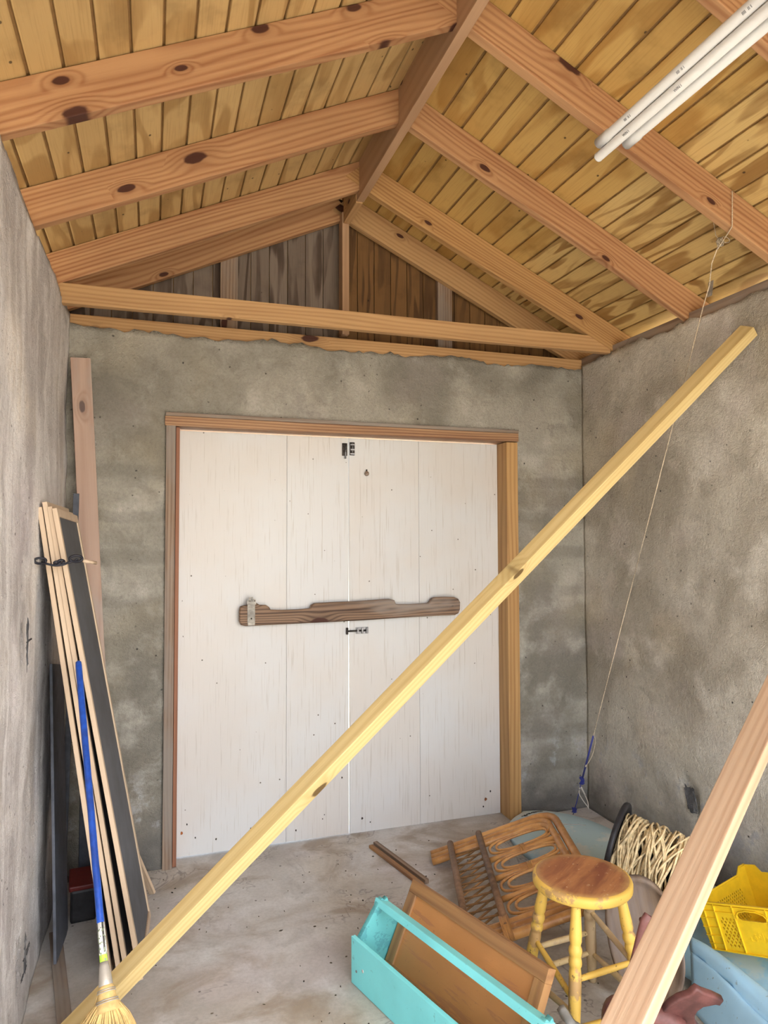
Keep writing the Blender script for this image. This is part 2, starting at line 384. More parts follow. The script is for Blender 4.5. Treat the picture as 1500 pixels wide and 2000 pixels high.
MT['shell'] = worn_paint('light blue moulded plastic', (.36, .62, .82), (.50, .62, .68), .45, dark=(.22, .24, .25), scale=3.2, rough=.45)
MT['teal'] = worn_paint('turquoise paint', (.24, .80, .84), (.18, .70, .78), .35, dark=(.15, .45, .48), scale=4, stretch=(1, 5, 5))
MT['tealrough'] = worn_paint('turquoise paint rough', (.14, .50, .51), (.10, .36, .39), .5, dark=(.12, .2, .2), scale=26, stretch=(1, 1, 1))
MT['panel'] = worn_paint('worn orange plywood', (.58, .26, .09), (.46, .20, .085), .5, dark=(.36, .15, .07), scale=7, stretch=(.5, 4, 4), rough=.45)
MT['panelframe'] = wood('scuffed frame wood', (.47, .255, .10), (.24, .115, .055), ring=30, warp=1.0, knots=.15, contrast=.7, weather=.25, wcol=(.24, .15, .10), fine=.3)
MT['yellowpaint'] = worn_paint('worn yellow paint', (.76, .49, .10), (.46, .28, .11), .50, dark=(.12, .07, .03), scale=11)
MT['yellowfaded'] = worn_paint('faded yellow paint', (.66, .50, .26), (.52, .38, .22), .55, dark=(.12, .07, .03), scale=9)
t = NT('stool seat top'); v = t.obj(); sx = t.new('ShaderNodeSeparateXYZ'); t.link(v, sx.inputs[0])
g = t.noise(t.sc(v, (2.5, 16, 1)), 1, 4, .6, .6); rad = t.new('ShaderNodeVectorMath', operation='LENGTH'); t.link(t.sc(v, (1, 1, 0)), rad.inputs[0])
c = t.mix(t.ss(g, .35, .65), (.50, .22, .085), (.26, .085, .04))
edge = t.math('ADD', rad.outputs['Value'], t.math('MULTIPLY', t.noise(v, 16, 4, .6), .07))
c = t.mix(t.ss(edge, .15, .19, 0, .8), c, (.56, .33, .12))
c = t.mix(t.ss(t.noise(v, 60, 3, .6), .64, .7, 0, .8), c, (.60, .42, .26)); c = t.mix(t.ss(t.noise(v, 35, 3, .6), .67, .72, 0, .85), c, (.07, .03, .02))
t.bump(g, .25, .004)
MT['seattop'] = t.done(c, .45, 0, .4)
t = NT('rattan cane'); v = t.obj(rnd=4)
c = t.mix(t.ss(t.noise(v, 9, 4, .6), .35, .68), (.66, .34, .11), (.40, .18, .055)); c = t.mix(t.ss(t.noise(v, 45, 3, .6), .55, .75, 0, .5), c, (.68, .42, .18))
MT['rattan'] = t.done(c, .36, 0, .5)
MT['rattandark'] = flat_mat('dull rattan', (.26, .15, .085), .55, var=.3)
MT['rattanthin'] = flat_mat('thin rattan', (.40, .22, .09), .5, var=.3)
MT['red'] = flat_mat('shaded red plastic', (.13, .012, .010), .5)  # red darkened, carries the shade behind the screens in its colour
MT['greyboard'] = flat_mat('grey board', (.075, .085, .11), .6, var=.25)  # darkened to stand in for deep shade behind the screens
MT['sheet'] = flat_mat('grey translucent sheet', (.25, .25, .235), .3, var=.3, spec=.6, vscale=10)
MT['greenprint'] = flat_mat('green print', (.16, .42, .20), .3, var=.5)
MT['chips'] = flat_mat('debris', (.10, .08, .055), .9, var=.6)
t = NT('broom label'); v = t.obj(); sx = t.new('ShaderNodeSeparateXYZ'); t.link(v, sx.inputs[0])
gband = t.math('MULTIPLY', t.ss(sx.outputs[0], .045, .048), t.ss(sx.outputs[0], .078, .081, 1, 0))
c = t.mix(gband, (.78, .78, .74), (.40, .62, .06))
bars = t.math('MULTIPLY', t.ss(t.noise(t.sc(v, (1, 260, 260)), 1, 0, .5), .5, .52), t.ss(sx.outputs[0], .083, .085))
c = t.mix(bars, c, (.06, .06, .06)); dots = t.math('MULTIPLY', t.ss(t.noise(v, 160, 1, .5), .58, .6), t.ss(sx.outputs[0], .01, .012)); c = t.mix(dots, c, (.25, .3, .2))
MT['label'] = t.done(c, .4, 0, .4)

# ---------------------------------------------------------------- the setting
XL, XR, YW = -.496, 2.291, -.0857
YB = -4.45  # rear end out of view, assumed open so daylight can enter
ZE = 2.60
def grid_wall(name, us, vs, P, D, thick, hole, mat, amp=.006, seed=0, dent=None, topn=None):
    """rendered wall: P(u,v)->point, D = inward normal; displaced grid face extruded back by thick"""
    bm = bmesh.new(); G = {}
    vmax = vs[-1]; D = Vector(D)
    for i, u in enumerate(us):
        for j, v in enumerate(vs):
            vv = v
            if topn and j == len(vs)-1: vv = v + topn(u)
            p = Vector(P(u, vv))
            a = noise.noise(p*2.1+Vector((seed, 0, 0)))*amp*1.6 + noise.noise(p*9+Vector((seed, 5, 0)))*amp*.7 + noise.noise(p*26)*amp*.28
            if dent: a += dent(u, v, p)
            G[i, j] = bm.verts.new(p + D*a)
    for i in range(len(us)-1):
        for j in range(len(vs)-1):
            uc = (us[i]+us[i+1])/2; vc = (vs[j]+vs[j+1])/2
            if hole and hole(uc, vc): continue
            bm.faces.new((G[i, j], G[i+1, j], G[i+1, j+1], G[i, j+1]))
    for v in [v for v in bm.verts if not v.link_faces]: bm.verts.remove(v)
    fs = bm.faces[:]
    r = bmesh.ops.extrude_face_region(bm, geom=fs)
    nv = [e for e in r['geom'] if isinstance(e, bmesh.types.BMVert)]
    base = Vector(P(us[0], vs[0]))
    for v in nv:
        k = (v.co-base).dot(D); v.co -= D*(k+thick)
    for f in bm.faces: f.smooth = False
    o = from_bm(name, bm, mat); o['kind'] = 'structure'
    for p in o.data.polygons: p.use_smooth = abs(p.normal.dot(D)) > .5
    return o
def rng(a, b, st, extra=()):
    n = max(1, int(round((b-a)/st))); s = set(round(a+(b-a)*i/n, 5) for i in range(n+1))
    s = sorted(s | set(extra))
    out = [s[0]]
    for x in s[1:]:
        if x-out[-1] > st*.25 or x in extra:
            if x in extra and x-out[-1] <= st*.25 and out[-1] not in extra and len(out) > 1: out[-1] = x
            else: out.append(x)
    return out
def ragged(seed, amp):
    return lambda u: noise.noise(Vector((u*3.1, seed, 0)))*amp + noise.noise(Vector((u*14, seed, 4)))*amp*.6 + noise.noise(Vector((u*47, seed, 9)))*amp*.35
OX0, OX1, OZ = -.05, 1.845, 2.138
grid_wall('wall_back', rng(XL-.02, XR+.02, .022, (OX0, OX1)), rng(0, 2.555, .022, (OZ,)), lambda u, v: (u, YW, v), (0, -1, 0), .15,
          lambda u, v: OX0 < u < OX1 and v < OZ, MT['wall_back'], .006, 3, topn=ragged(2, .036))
def dent_r(u, v, p):
    d = max(abs((u+.905)/.042), abs((v-.345-.25*(u+.9))/.062)) + noise.noise(p*40)*.35
    a = -.028*max(0, min(1, (1.15-d)*4))*(.7+noise.noise(p*60)*.6)
    return a
grid_wall('wall_right', rng(YB, YW, .022), rng(0, 2.585, .022), lambda u, v: (XR, u, v), (-1, 0, 0), .15, lambda u, v: -4.2 < u < -3.5 and 1.0 < v < 2.1, MT['wall_right'], .006, 11, dent=dent_r, topn=ragged(5, .03))  # unseen window opening added behind the viewer to let daylight in
def dent_l(u, v, p):
    a = 0
    for (uu, vv, w, h) in ((-1.17, 1.23, .012, .06), (-1.11, .25, .012, .05), (-1.13, .205, .012, .05)):
        d = max(abs((u-uu)/w), abs((v-vv)/h)) + noise.noise(p*30)*.6
        a -= .016*max(0, min(1, (1.2-d)*2))
    return a + noise.noise(Vector((0, u*1.5, v*.9)))*.008
grid_wall('wall_left', rng(YB, YW, .022), rng(0, 2.60, .022), lambda u, v: (XL, u, v), (1, 0, 0), .15, lambda u, v: -4.25 < u < -3.15 and .75 < v < 2.1, MT['wall_left'], .007, 23, dent=dent_l, topn=ragged(8, .022))  # second unseen opening, added to brighten the opposite wall
MT['broken'] = concrete('broken block', (.12, .12, .125), (.26, .255, .25), (.05, .05, .055))  # dark bare block; colour also paints the shade missing from the shallow holes
def patch(name, wall, P, U_, V_, N_, w_, h_, seed, lean=0.0):
    rnd = random.Random(seed); n = 26; V, F = [], []; P, U_, V_, N_ = Vector(P), Vector(U_), Vector(V_), Vector(N_)
    for ringk, dep in ((1.0, .0015), (.82, .004), (.4, .001)):
        for q in range(n):
            a = 2*math.pi*q/n; ca, sa = math.cos(a), math.sin(a); k_ = ringk*(.82+.42*rnd.random())
            x_ = w_*math.copysign(abs(ca)**.55, ca)*k_; y_ = h_*math.copysign(abs(sa)**.55, sa)*k_
            V.append(P+U_*(x_+lean*y_)+V_*y_+N_*(dep+.004*rnd.random()))
    F = [(r*n+q, r*n+(q+1) % n, (r+1)*n+(q+1) % n, (r+1)*n+q) for r in range(2) for q in range(n)]+[tuple(2*n+q for q in range(n))]
    F += [tuple(range(n))[::-1]]
    o = from_data(name, V, F, MT['broken'], wall); return o
wr_ = bpy.data.objects['wall_right']; wl_ = bpy.data.objects['wall_left']
patch('broken_patch', wr_, (XR-.001, -.915, .335), (0, -1, 0), (0, 0, 1), (-1, 0, 0), .034, .054, 4, -.25)
patch('broken_patch', wl_, (XL+.012, -1.172, 1.225), (0, 1, 0), (0, 0, 1), (1, 0, 0), .010, .075, 5)
patch('broken_patch', wl_, (XL+.012, -1.115, .255), (0, 1, 0), (0, 0, 1), (1, 0, 0), .012, .060, 6)
patch('crack', wl_, (XL+.012, -1.085, .245), (0, 1, 0), (0, 0, 1), (1, 0, 0), .055, .003, 7)
patch('crack', wl_, (XL+.012, -1.135, .205), (0, 1, 0), (0, 0, 1), (1, 0, 0), .050, .003, 8)
patch('crack', wl_, (XL+.012, -1.140, 1.235), (0, 1, 0), (0, 0, 1), (1, 0, 0), .050, .003, 9)
fl = from_bm('floor', box_bm(XL-.15, XR+.15, YB-.3, .12, -.12, 0), MT['floor']); fl['kind'] = 'structure'
gr = from_bm('ground', box_bm(-30, 30, -30, 30, -.3, -.06), MT['ground']); tag(gr, kind='structure')

# side wall plates (timber seen above the ragged render)
for nm, a, b in (('trim_1', XR+.012, XR+.14), ('trim_2', XL-.14, XL-.012)):
    o = board(nm, ((a+b)/2, YB, 2.59), ((a+b)/2, .05, 2.59), b-a, .075, (1, 0, 0), MT['oldwood'], bev=.003); o['kind'] = 'structure'
o = board('trim_3', (XL-.1, YW+.075, 2.575), (XR+.1, YW+.075, 2.575), .085, .12, (0, 0, 1), MT['tie'], bev=.003); o['kind'] = 'structure'

# roof: deck, planks, rafters
SL, SR = .464, .478
XC = .857
def zl(x): return 2.806 + SL*(x+.496)      # underside of planks, left slope
def zr(x): return 2.752 + SR*(2.291-x)
ceil = empty('ceiling', (XC, -2.2, 3.3), kind='structure')
def slope_piece(name, x0, x1, y0, y1, fz, thick, mat, off=0.0, bev=.004):
    P0 = Vector((x0, y0, fz(x0)+off)); P1 = Vector((x1, y0, fz(x1)+off)); d = (P1-P0)
    m = frame(P0, P0+Vector((0, 1, 0)), d)         # local X along the ridge, Y down the slope
    W = d.length; Z = m.to_3x3() @ Vector((0, 0, 1))
    z0, z1 = (0, thick) if Z.z > 0 else (-thick, 0)
    return from_bm(name, box_bm(0, y1-y0, 0, W, z0, z1, bev), mat, ceil, m)
YR = .14
slope_piece('roof_deck', XL-.5, XC, YB-.25, YR, zl, .02, MT['groove'], .012, 0)
slope_piece('roof_deck', XC, XR+.5, YB-.25, YR, zr, .02, MT['groove'], .012, 0)
gap = .0040
k = 0
x = -.448-.0885*6
while x < XC:
    a, b = x+gap, min(x+.0885-gap, XC-.002)
    if b-a > .01: slope_piece('plank', a, b, YB-.25, YR, zl, .0115, MT['ply_left'] )
    x += .0885
x = 1.037-.0885*3
while x < XR+.46:
    a, b = max(x+gap, XC+.002), x+.0885-gap
    if b-a > .01: slope_piece('plank', a, b, YB-.25, YR, zr, .0115, MT['ply_roof'] if x < 1.73 else MT['ply_roof2'])
    x += .0885
Y3, SP = -.328, .5809
RW = .133
ys = [Y3-SP*i for i in range(8)]
for i, y in enumerate(ys):
    m_ = MT['rafter'] if i != 0 else MT['rafter']
    # left rafter: lower edge line z = zl - .147
    x0, x1 = XL-.42, XC-.021
    L0 = Vector((x1, y-.019, zl(x1)-.003)); L1 = Vector((x0, y-.019, zl(x0)-.003))
    dn = Vector((SL, 0, -1))
    board('rafter', L0, L1, RW, .038, dn, m_, ceil, ylo=0, c0=-RW*SL, warp=.0015)
    x0, x1 = XR+.42, XC+.021
    L0 = Vector((x1, y-.019, zr(x1)-.003)); L1 = Vector((x0, y-.019, zr(x0)-.003))
    dn = Vector((-SR, 0, -1))
    board('rafter', L0, L1, RW, .038, dn, MT['rafter_y'] if i in (0,) else m_, ceil, ylo=0, c0=-RW*SR, warp=.0015)
# gable rafters
y = .0
x0, x1 = XL-.42, XC-.055
board('rafter', (x1, y, zl(x1)-.003), (x0, y, zl(x0)-.003), RW, .038, (SL, 0, -1), MT['rafter'], ceil, ylo=0, c0=-RW*SL)
x0, x1 = XR+.42, XC+.035
board('rafter', (x1, y, zr(x1)-.003), (x0, y, zr(x0)-.003), RW, .038, (-SR, 0, -1), MT['tie'], ceil, ylo=0, c0=-RW*SR)
# ridge board in two lengths
board('ridge_board', (XC, YB-.2, 3.24), (XC, Y3+.01, 3.24), .19, .038, (0, 0, 1), MT['ridge'], ceil, ylo=0)
board('ridge_board', (XC-.004, Y3+.012, 3.235), (XC-.004, -.075, 3.235), .17, .036, (0, 0, 1), MT['tie'], ceil, ylo=0)
# tie beams: one below the first rafter pair, two more behind the viewer carrying the pipes
board('tie_beam', (XL-.03, Y3-.019, 2.615), (XR+.0, Y3-.019, 2.627), .089, .038, (0, 0, 1), MT['tie'], ceil, warp=.003)
for y in (-2.66, -3.85):
    board('tie_beam', (XL-.1, y, 2.610), (XR+.1, y, 2.610), .089, .038, (0, 0, 1), MT['tie'], ceil)

o = from_bm('strap', box_bm(-.001, .001, -.014, .014, 0, .09), MT['greymetal'], ceil, Matrix.Translation((XR+.02, -1.07, 2.665)) @ Matrix.Rotation(.15, 4, 'Y'))
# gable wall: grooved boards with studs
gab = empty('wall_gable', (XC, .05, 2.6), kind='structure')
x = .755-.0975*14; i = 0
while x < 2.5:
    a, b = x+.002, x+.0955
    def top(x_): return (zl(x_) if x_ < XC else zr(x_)) - .004
    if top(a) > 2.66 or top(b) > 2.66:
        zb = 2.50
        za, zb2 = max(top(a), 2.55), max(top(b), 2.55)
        bm = bmesh.new()
        pts = [(0, 0), (za-zb, 0), (zb2-zb, b-a), (0, b-a)]
        if a < XC < b: pts = [(0, 0), (za-zb, 0), (zl(XC)-.004-zb, XC-a), (zb2-zb, b-a), (0, b-a)]
        f0 = [bm.verts.new((p[0], -p[1], 0)) for p in pts]; f1 = [bm.verts.new((p[0], -p[1], .012)) for p in pts]
        bm.faces.new(f0); bm.faces.new(f1[::-1])
        for q in range(len(pts)): bm.faces.new((f0[q], f0[(q+1) % len(pts)], f1[(q+1) % len(pts)], f1[q]))
        m = Matrix(((0, -1, 0), (0, 0, 1), (1, 0, 0))).to_4x4(); m.translation = Vector((a, .055, zb))
        from_bm('plank', bm, MT['ply_gable'] if x < XC-.02 else MT['ply_gable2'], gab, m)
    x += .0975
o = from_data('backing_board', [(XL-.5, .07, 2.5), (XR+.5, .07, 2.5), (XR+.5, .07, zr(XR+.5)), (XC, .07, zr(XC)), (XL-.5, .07, zl(XL-.5)),
     (XL-.5, .08, 2.5), (XR+.5, .08, 2.5), (XR+.5, .08, zr(XR+.5)), (XC, .08, zr(XC)), (XL-.5, .08, zl(XL-.5))],
     [(0, 1, 2, 3, 4), (9, 8, 7, 6, 5), (0, 5, 6, 1), (1, 6, 7, 2), (2, 7, 8, 3), (3, 8, 9, 4), (4, 9, 5, 0)], MT['groove'], gab)
board('post', (XC-.008, -.035, 2.64), (XC-.008, -.035, 3.30), .038, .075, (1, 0, 0), MT['ridge'], gab)
board('stud', (.25, .036, 2.6), (.25, .036, zl(.25)-.01), .089, .036, (1, 0, 0), MT['oldwood'], gab)
board('stud', (1.46, .036, 2.6), (1.46, .036, zr(1.46)-.01), .089, .036, (1, 0, 0), MT['oldwood'], gab)

# door frame
YJ = -.1057
def stru(o): o['kind'] = 'structure'; return o
stru(board('trim_4', (-.034, (YJ+.07)/2, 0), (-.034, (YJ+.07)/2, 2.105), .044, .07-YJ, (1, 0, 0), MT['oldwood'], bev=.002))
stru(board('trim_5', (-.001, -.037, 0.004), (-.001, -.037, 2.10), .018, .115, (1, 0, 0), MT['redjamb'], bev=.002))
stru(board('trim_6', (1.812, (YJ+.07)/2, 0), (1.812, (YJ+.07)/2, 2.10), .072, .07-YJ, (1, 0, 0), MT['jamb'], bev=.003))
stru(board('trim_7', (-.062, (YJ+.06)/2, 2.128), (1.855, (YJ+.06)/2, 2.128), .046, .06-YJ, (0, 0, 1), MT['head'], bev=.002))
stru(board('trim_8', (-.058, YJ+.012, 2.160), (1.852, YJ+.012, 2.160), .018, .04, (0, 0, 1), MT['oldwood'], bev=.002))

# doors
def leaf(name, x0, x1, seam, z0):
    root = empty(name, ((x0+x1)/2, 0, z0), kind='structure')
    a = from_bm('plywood_panel', box_bm(0, seam-x0-.0006, 0, .02, 0, 2.098-z0, .001), MT['door'], root, Matrix.Translation((x0, 0, z0)))
    b = from_bm('plywood_panel', box_bm(0, x1-seam-.0006, 0, .02, 0, 2.098-z0, .001), MT['door'], root, Matrix.Translation((seam+.0006, 0, z0)))
    return root
d1 = leaf('door_1', .008, .8815, .549, .007)
d2 = leaf('door_2', .8892, 1.7724, 1.286, .003)
for v in d2.children[0].data.vertices:
    if v.co.x < .01: v.co.x -= .0042*max(0, min(1, (v.co.z-1.2)/.7))
# rust and knots on the doors: small screw heads with rusty rings
for (dx, dz, dr) in [(a_, b_, c_*.62) for a_, b_, c_ in ((.955, .075, .008), (1.0, .05, .005), (.60, .06, .006), (.845, .30, .006), (.37, .10, .005), (.20, .07, .006), (.035, .12, .009), (.06, .16, .006), (.10, .09, .005), (1.68, .09, .012), (1.71, .13, .007), (1.665, .05, .006), (.74, .10, .005), (.75, .12, .004))]:
    V, F = [], []
    n = 9
    for q in range(n):
        aa = 2*math.pi*q/n; rr = dr*(.8+.5*random.random()); V.append((rr*math.cos(aa), 0, rr*1.3*math.sin(aa)))
    V += [(v_[0], -.0012, v_[2]) for v_ in V]
    F = [tuple(range(n)), tuple(range(n, 2*n))[::-1]] + [(q, (q+1) % n, n+(q+1) % n, n+q) for q in range(n)]
    from_data('rust_stain', V, F, MT['rust'] if dr > .0055 else MT['darkmetal'], d1 if dx < .884 else d2, Matrix.Translation((dx, -.0004, dz)))
def box_at(name, c, s, mat, parent, bev=.0015):
    return from_bm(name, box_bm(-s[0]/2, s[0]/2, -s[1]/2, s[1]/2, -s[2]/2, s[2]/2, bev), mat, parent, Matrix.Translation(c))
# top bolts
b1 = box_at('barrel_bolt', (.860, -.004, 2.035), (.028, .006, .068), MT['darkmetal'], d1)
tube('bolt_rod', [(.862, -.013, 2.045), (.862, -.013, 1.985)], .0045, MT['steel'], b1)
for z in (2.05, 2.025): box_at('keeper', (.862, -.011, z), (.018, .012, .008), MT['darkmetal'], b1)
b2 = box_at('barrel_bolt', (.902, -.004, 2.040), (.027, .006, .070), MT['darkmetal'], d2)
tube('bolt_rod', [(.902, -.011, 2.07), (.902, -.011, 2.01)], .005, MT['steel'], b2)
for z in (2.062, 2.035, 2.012): box_at('keeper', (.902, -.010, z), (.024, .012, .008), MT['steel'], b2)
# knob
lathe('round_knob', [(0, .004), (.004, .012), (.012, .013), (.02, .010), (.024, .004)], MT['drift'], d2, frame((.982, 0, 1.908), (.982, -1, 1.908), (0, 0, 1)), 14)
box_at('hasp_pin', (.982, -.008, 1.924), (.006, .01, .014), MT['darkmetal'], d2)
# middle bolt
b3 = box_at('barrel_bolt', (.955, -.004, 1.066), (.070, .006, .034), MT['steel'], d2)
tube('bolt_rod', [(.872, -.012, 1.066), (.975, -.012, 1.066)], .0045, MT['darkmetal'], b3)
for x in (.93, .955, .98): box_at('keeper', (x, -.011, 1.066), (.010, .013, .028), MT['steel'], b3)
box_at('bolt_catch', (.872, -.008, 1.066), (.012, .014, .034), MT['darkmetal'], d1)

# driftwood bar on the doors
bar = empty('door_bar', (.9, -.03, 1.17), 'notched driftwood bar laid across both white doors', 'door bar')
top = [(.309, 1.195), (.314, 1.212), (.330, 1.216), (.368, 1.216), (.378, 1.226), (.392, 1.224), (.402, 1.216), (.436, 1.214), (.448, 1.206), (.456, 1.190), (.52, 1.186), (.60, 1.186), (.668, 1.190), (.676, 1.208), (.690, 1.216), (.78, 1.218), (.90, 1.219), (1.02, 1.223), (1.10, 1.226), (1.122, 1.220), (1.130, 1.200), (1.150, 1.196), (1.24, 1.194), (1.325, 1.196), (1.338, 1.206), (1.350, 1.222), (1.365, 1.228), (1.42, 1.228), (1.478, 1.225), (1.498, 1.216), (1.507, 1.200), (1.506, 1.165), (1.498, 1.146), (1.480, 1.138)]
bot = [(1.40, 1.139), (1.2, 1.136), (1.0, 1.131), (.8, 1.128), (.6, 1.127), (.45, 1.126), (.335, 1.125), (.316, 1.130), (.309, 1.145)]
ring_ = [(x-.3, z-1.17) for x, z in top+bot]
m = Matrix(((1, 0, 0), (0, 0, -1), (0, 1, 0))).to_4x4(); m.translation = Vector((.3, -.030, 1.17))
poly2d('bar', ring_, [[(1.165+.010*math.cos(a), .012+.006*math.sin(a)) for a in [i*math.pi/4 for i in range(8)]]], .034, MT['drift'], bar, m, bev=.006)
br = from_bm('bracket', box_bm(-.019, .019, -.002, .002, -.062, .062, .001), MT['greymetal'], bar, Matrix.Translation((.361, -.050, 1.188)))
for x_, z_, w_, h_ in ((.361, 1.238, .046, .022), (.353, 1.252, .010, .022), (.366, 1.254, .008, .022), (.377, 1.247, .010, .014), (.361, 1.13, .034, .014), (.361, 1.205, .026, .006), (.361, 1.155, .020, .018)):
    box_at('bracket_tab', (x_, -.052, z_), (w_, .008, h_), MT['greymetal'], br)
lathe('screw', [(0, .004), (.003, .004)], MT['darkmetal'], br, frame((.361, -.056, 1.157), (.361, -1, 1.157), (0, 0, 1)), 10)

# ---------------------------------------------------------------- long diagonal pole
Q0, Q1 = Vector((-.382, -1.270, .035)), Vector((2.264, -1.339, 2.431))
axq = (Q1-Q0).normalized(); vq = Vector((-.11, -3.595, 1.549))-Vector((.9, -1.21, 1.2)); vq = (vq-vq.dot(axq)*axq).normalized()
wq = axq.cross(vq)
if wq.z < 0: wq = -wq
pole = board('timber_prop', Q0, Q1, .055, .059, wq*math.cos(.86)+vq*math.sin(.86), MT['pole'], bev=.0025, warp=.002, c1=-.02)
tag(pole, 'long yellowish square timber pole leaning diagonally across the doors to the right wall', 'pole')

# pinkish fresh board at lower right
P1 = Vector((1.385, -2.058, .853)); P0 = Vector((.889, -2.246, .469)); dv = (P1-P0); axn = dv.normalized()
vv_ = (Vector((-.11, -3.595, 1.549))-(P0+P1)/2); vv_ = (vv_-vv_.dot(axn)*axn).normalized()
w0 = axn.cross(vv_)
if w0.x < 0: w0 = -w0
th_ = math.radians(33)
wd = w0*math.cos(th_)+vv_*math.sin(th_); nn_ = vv_*math.cos(th_)-w0*math.sin(th_)
a0 = P0 - dv*(P0.z-.02)/dv.z - nn_*.019; a1 = P1 + dv*((2.235-P1.x)/dv.x) - nn_*.019
fp = board('lumber', a0, a1, .088, .038, wd, MT['fresh'], bev=.003, warp=.002)
tag(fp, 'thick pale pinkish fresh-cut board slanting in front of the yellow crate', 'board')

# ---------------------------------------------------------------- tall plank in left corner
bk = board('lumber', (-.290, -.262, 0), (-.440, -.125, 2.392), .086, .036, (.98, .12, 0), MT['pinkboard'], bev=.002, warp=.003)
tag(bk, 'tall reddish weathered plank standing in the left corner', 'board')

# window screens
ss_root = []
def screen(k, b, t_, lab):
    b = Vector(b); t_ = Vector(t_)
    L = (t_-b); Ln = L.length; X = L.normalized()
    e = Vector((.022, .454, 0)); m = frame(b, t_, e)
    r = empty('window_screen', b, lab, 'window screen', 'window screens leaning at the left wall')
    Wd = .45; th = .016; sw = .024
    for y in (0, Wd-sw): from_bm('stile', box_bm(0, Ln, y, y+sw, -th/2, th/2, .0015), MT['lath'], r, m)
    for x in (0, Ln-sw-.006): from_bm('rail', box_bm(x, x+sw+.006, sw, Wd-sw, -th/2, th/2, .0015), MT['lath'], r, m)
    from_bm('insect_mesh', box_bm(sw, Ln-sw, sw, Wd-sw, -.003, .003), MT['screen'], r, m)
    return r
TB = Vector((-.440, -.925, 1.664))
screen(0, (-.136, -.986, .03), TB, 'front wood-framed window screen of the leaning bundle, dark mesh facing the doors')
screen(1, (-.180, -.955, .02), TB+Vector((-.0165, .008, .006)), 'second wood-framed window screen in the bundle, just left of the front one')
screen(2, (-.205, -.945, .02), TB+Vector((-.033, .012, .022)), 'third wood-framed window screen in the bundle, with the highest top corner')
screen(3, (-.238, -.930, .02), TB+Vector((-.0495, .016, .004)), 'rearmost wood-framed window screen of the bundle, nearest the left wall')
# rubber tie
tr = empty('bungee_tie', (-.43, -.93, 1.47), 'black rubber bungee tie with loops around the bundle of window screens', 'bungee tie')
C0 = Vector((-.409, -.955, 1.478))
tube('strap', smoothpts([C0+Vector(p) for p in ((-.062, -.005, .0), (-.05, -.03, -.004), (-.02, -.032, -.012), (.006, -.028, -.010), (.02, -.02, -.004), (.036, -.015, .0), (.05, -.01, .008))], 5), .004, MT['blackrope'], tr)
for c, rr in (((-.066, -.02, .004), .018), ((.046, -.02, .010), .020), ((.0, -.03, .0), .010), ((-.012, -.03, -.004), .009)):
    pts = [C0+Vector(c)+Vector((rr*math.cos(a), .002*math.sin(a*2), rr*.55*math.sin(a))) for a in [i*math.pi/8 for i in range(16)]]
    tube('loop', pts, .0045, MT['blackrope'], tr, 8, True)
tube('peg', [C0+Vector((.068, 0, .002)), C0+Vector((.105, .05, -.008))], .006, MT['lath'], tr)
# lath behind the screens
o = board('lath', (-.098, -.335, .012), (-.375, -.36, .72), .028, .012, (.7, -.6, .3), MT['lath'], bev=.001)
tag(o, 'thin pale lath poking out at the foot of the screens', 'lath')
o = board('lath', (-.462, -.30, 0.0), (-.437, -.232, 1.76), .024, .012, (1, 0, 0), MT['greyboard'], bev=.001)
tag(o, 'narrow grey stick standing between the screens and the corner plank', 'stick')
o = board('lath', (-.462, -.52, .006), (-.330, -1.30, .006), .045, .010, (1, 0, 0), MT['oldwood'], bev=.001)
tag(o, 'old flat lath lying on the floor by the left wall', 'lath')
# boards behind, their colour darkened for the shade there
o = board('panel_board', (-.425, -.66, .020), (-.476, -.48, 1.05), .34, .010, (0, 1, 0), MT['greyboard'], bev=.001)
tag(o, 'grey sheet, darkened for shade, leaning on the left wall behind the window screens', 'sheet')
o = board('lumber', (-.385, -.19, 0), (-.385, -.15, .95), .05, .02, (1, .2, 0), MT['greyboard'], bev=.001)
tag(o, 'short grey board standing in the dark behind the screens', 'board')
bx = empty('storage_box', (-.375, -.38, 0), 'box with red lid, colours darkened for shade, on the floor behind the screens', 'box')  # body kept black, lid darkened, to paint the shade in this corner
mm = Matrix.Translation((-.375, -.38, 0)) @ Matrix.Rotation(.1, 4, 'Z')
from_bm('body', box_bm(-.048, .050, -.085, .085, 0, .13, .01), MT['black'], bx, mm)
from_bm('lid', box_bm(-.054, .056, -.09, .09, .13, .15, .006), MT['red'], bx, mm)

# ---------------------------------------------------------------- broom
N0 = Vector((-.218, -1.557, .359)); T0 = Vector((-.350, -.985, 1.137)); ax = (T0-N0).normalized(); Lh = (T0-N0).length
brm = empty('broom', (-.2, -1.68, 0), 'corn broom with blue handle leaning on the window screens', 'broom')
mb = frame(N0, T0, (1, 0, 0))
hn = lathe('handle', [(.06, .0095), (.10, .0100), (Lh-.02, .0105), (Lh-.004, .0095), (Lh, .005)], MT['blue'], brm, mb)
lathe('care_label', [(.052, .0104), (.158, .0106)], MT['label'], hn, mb @ Matrix.Translation((0, 0, 0)), 24)['label'] = 'white and green paper label'
lathe('ferrule', [(-.005, .019), (.02, .017), (.05, .0135), (.062, .0108)], MT['wire'], brm, mb)
nk = lathe('straw_neck', [(-.055, .034), (-.04, .029), (-.02, .023), (0, .0205), (.006, .018)], MT['straw'], brm, mb)
for xx, rr in ((-.004, .0218), (-.009, .0228), (-.028, .0270), (-.033, .0282)):
    pts = [mb @ Vector((xx, rr*math.cos(a), rr*math.sin(a))) for a in [i*math.pi/10 for i in range(20)]]
    tube('binding', pts, .0016, MT['wire'], nk, 5, True)
V, F = [], []
Bx = Vector((1, 0, 0)); down = Vector((.02, -.30, -.95)).normalized(); By = down.cross(Bx).normalized()
random.seed(3)
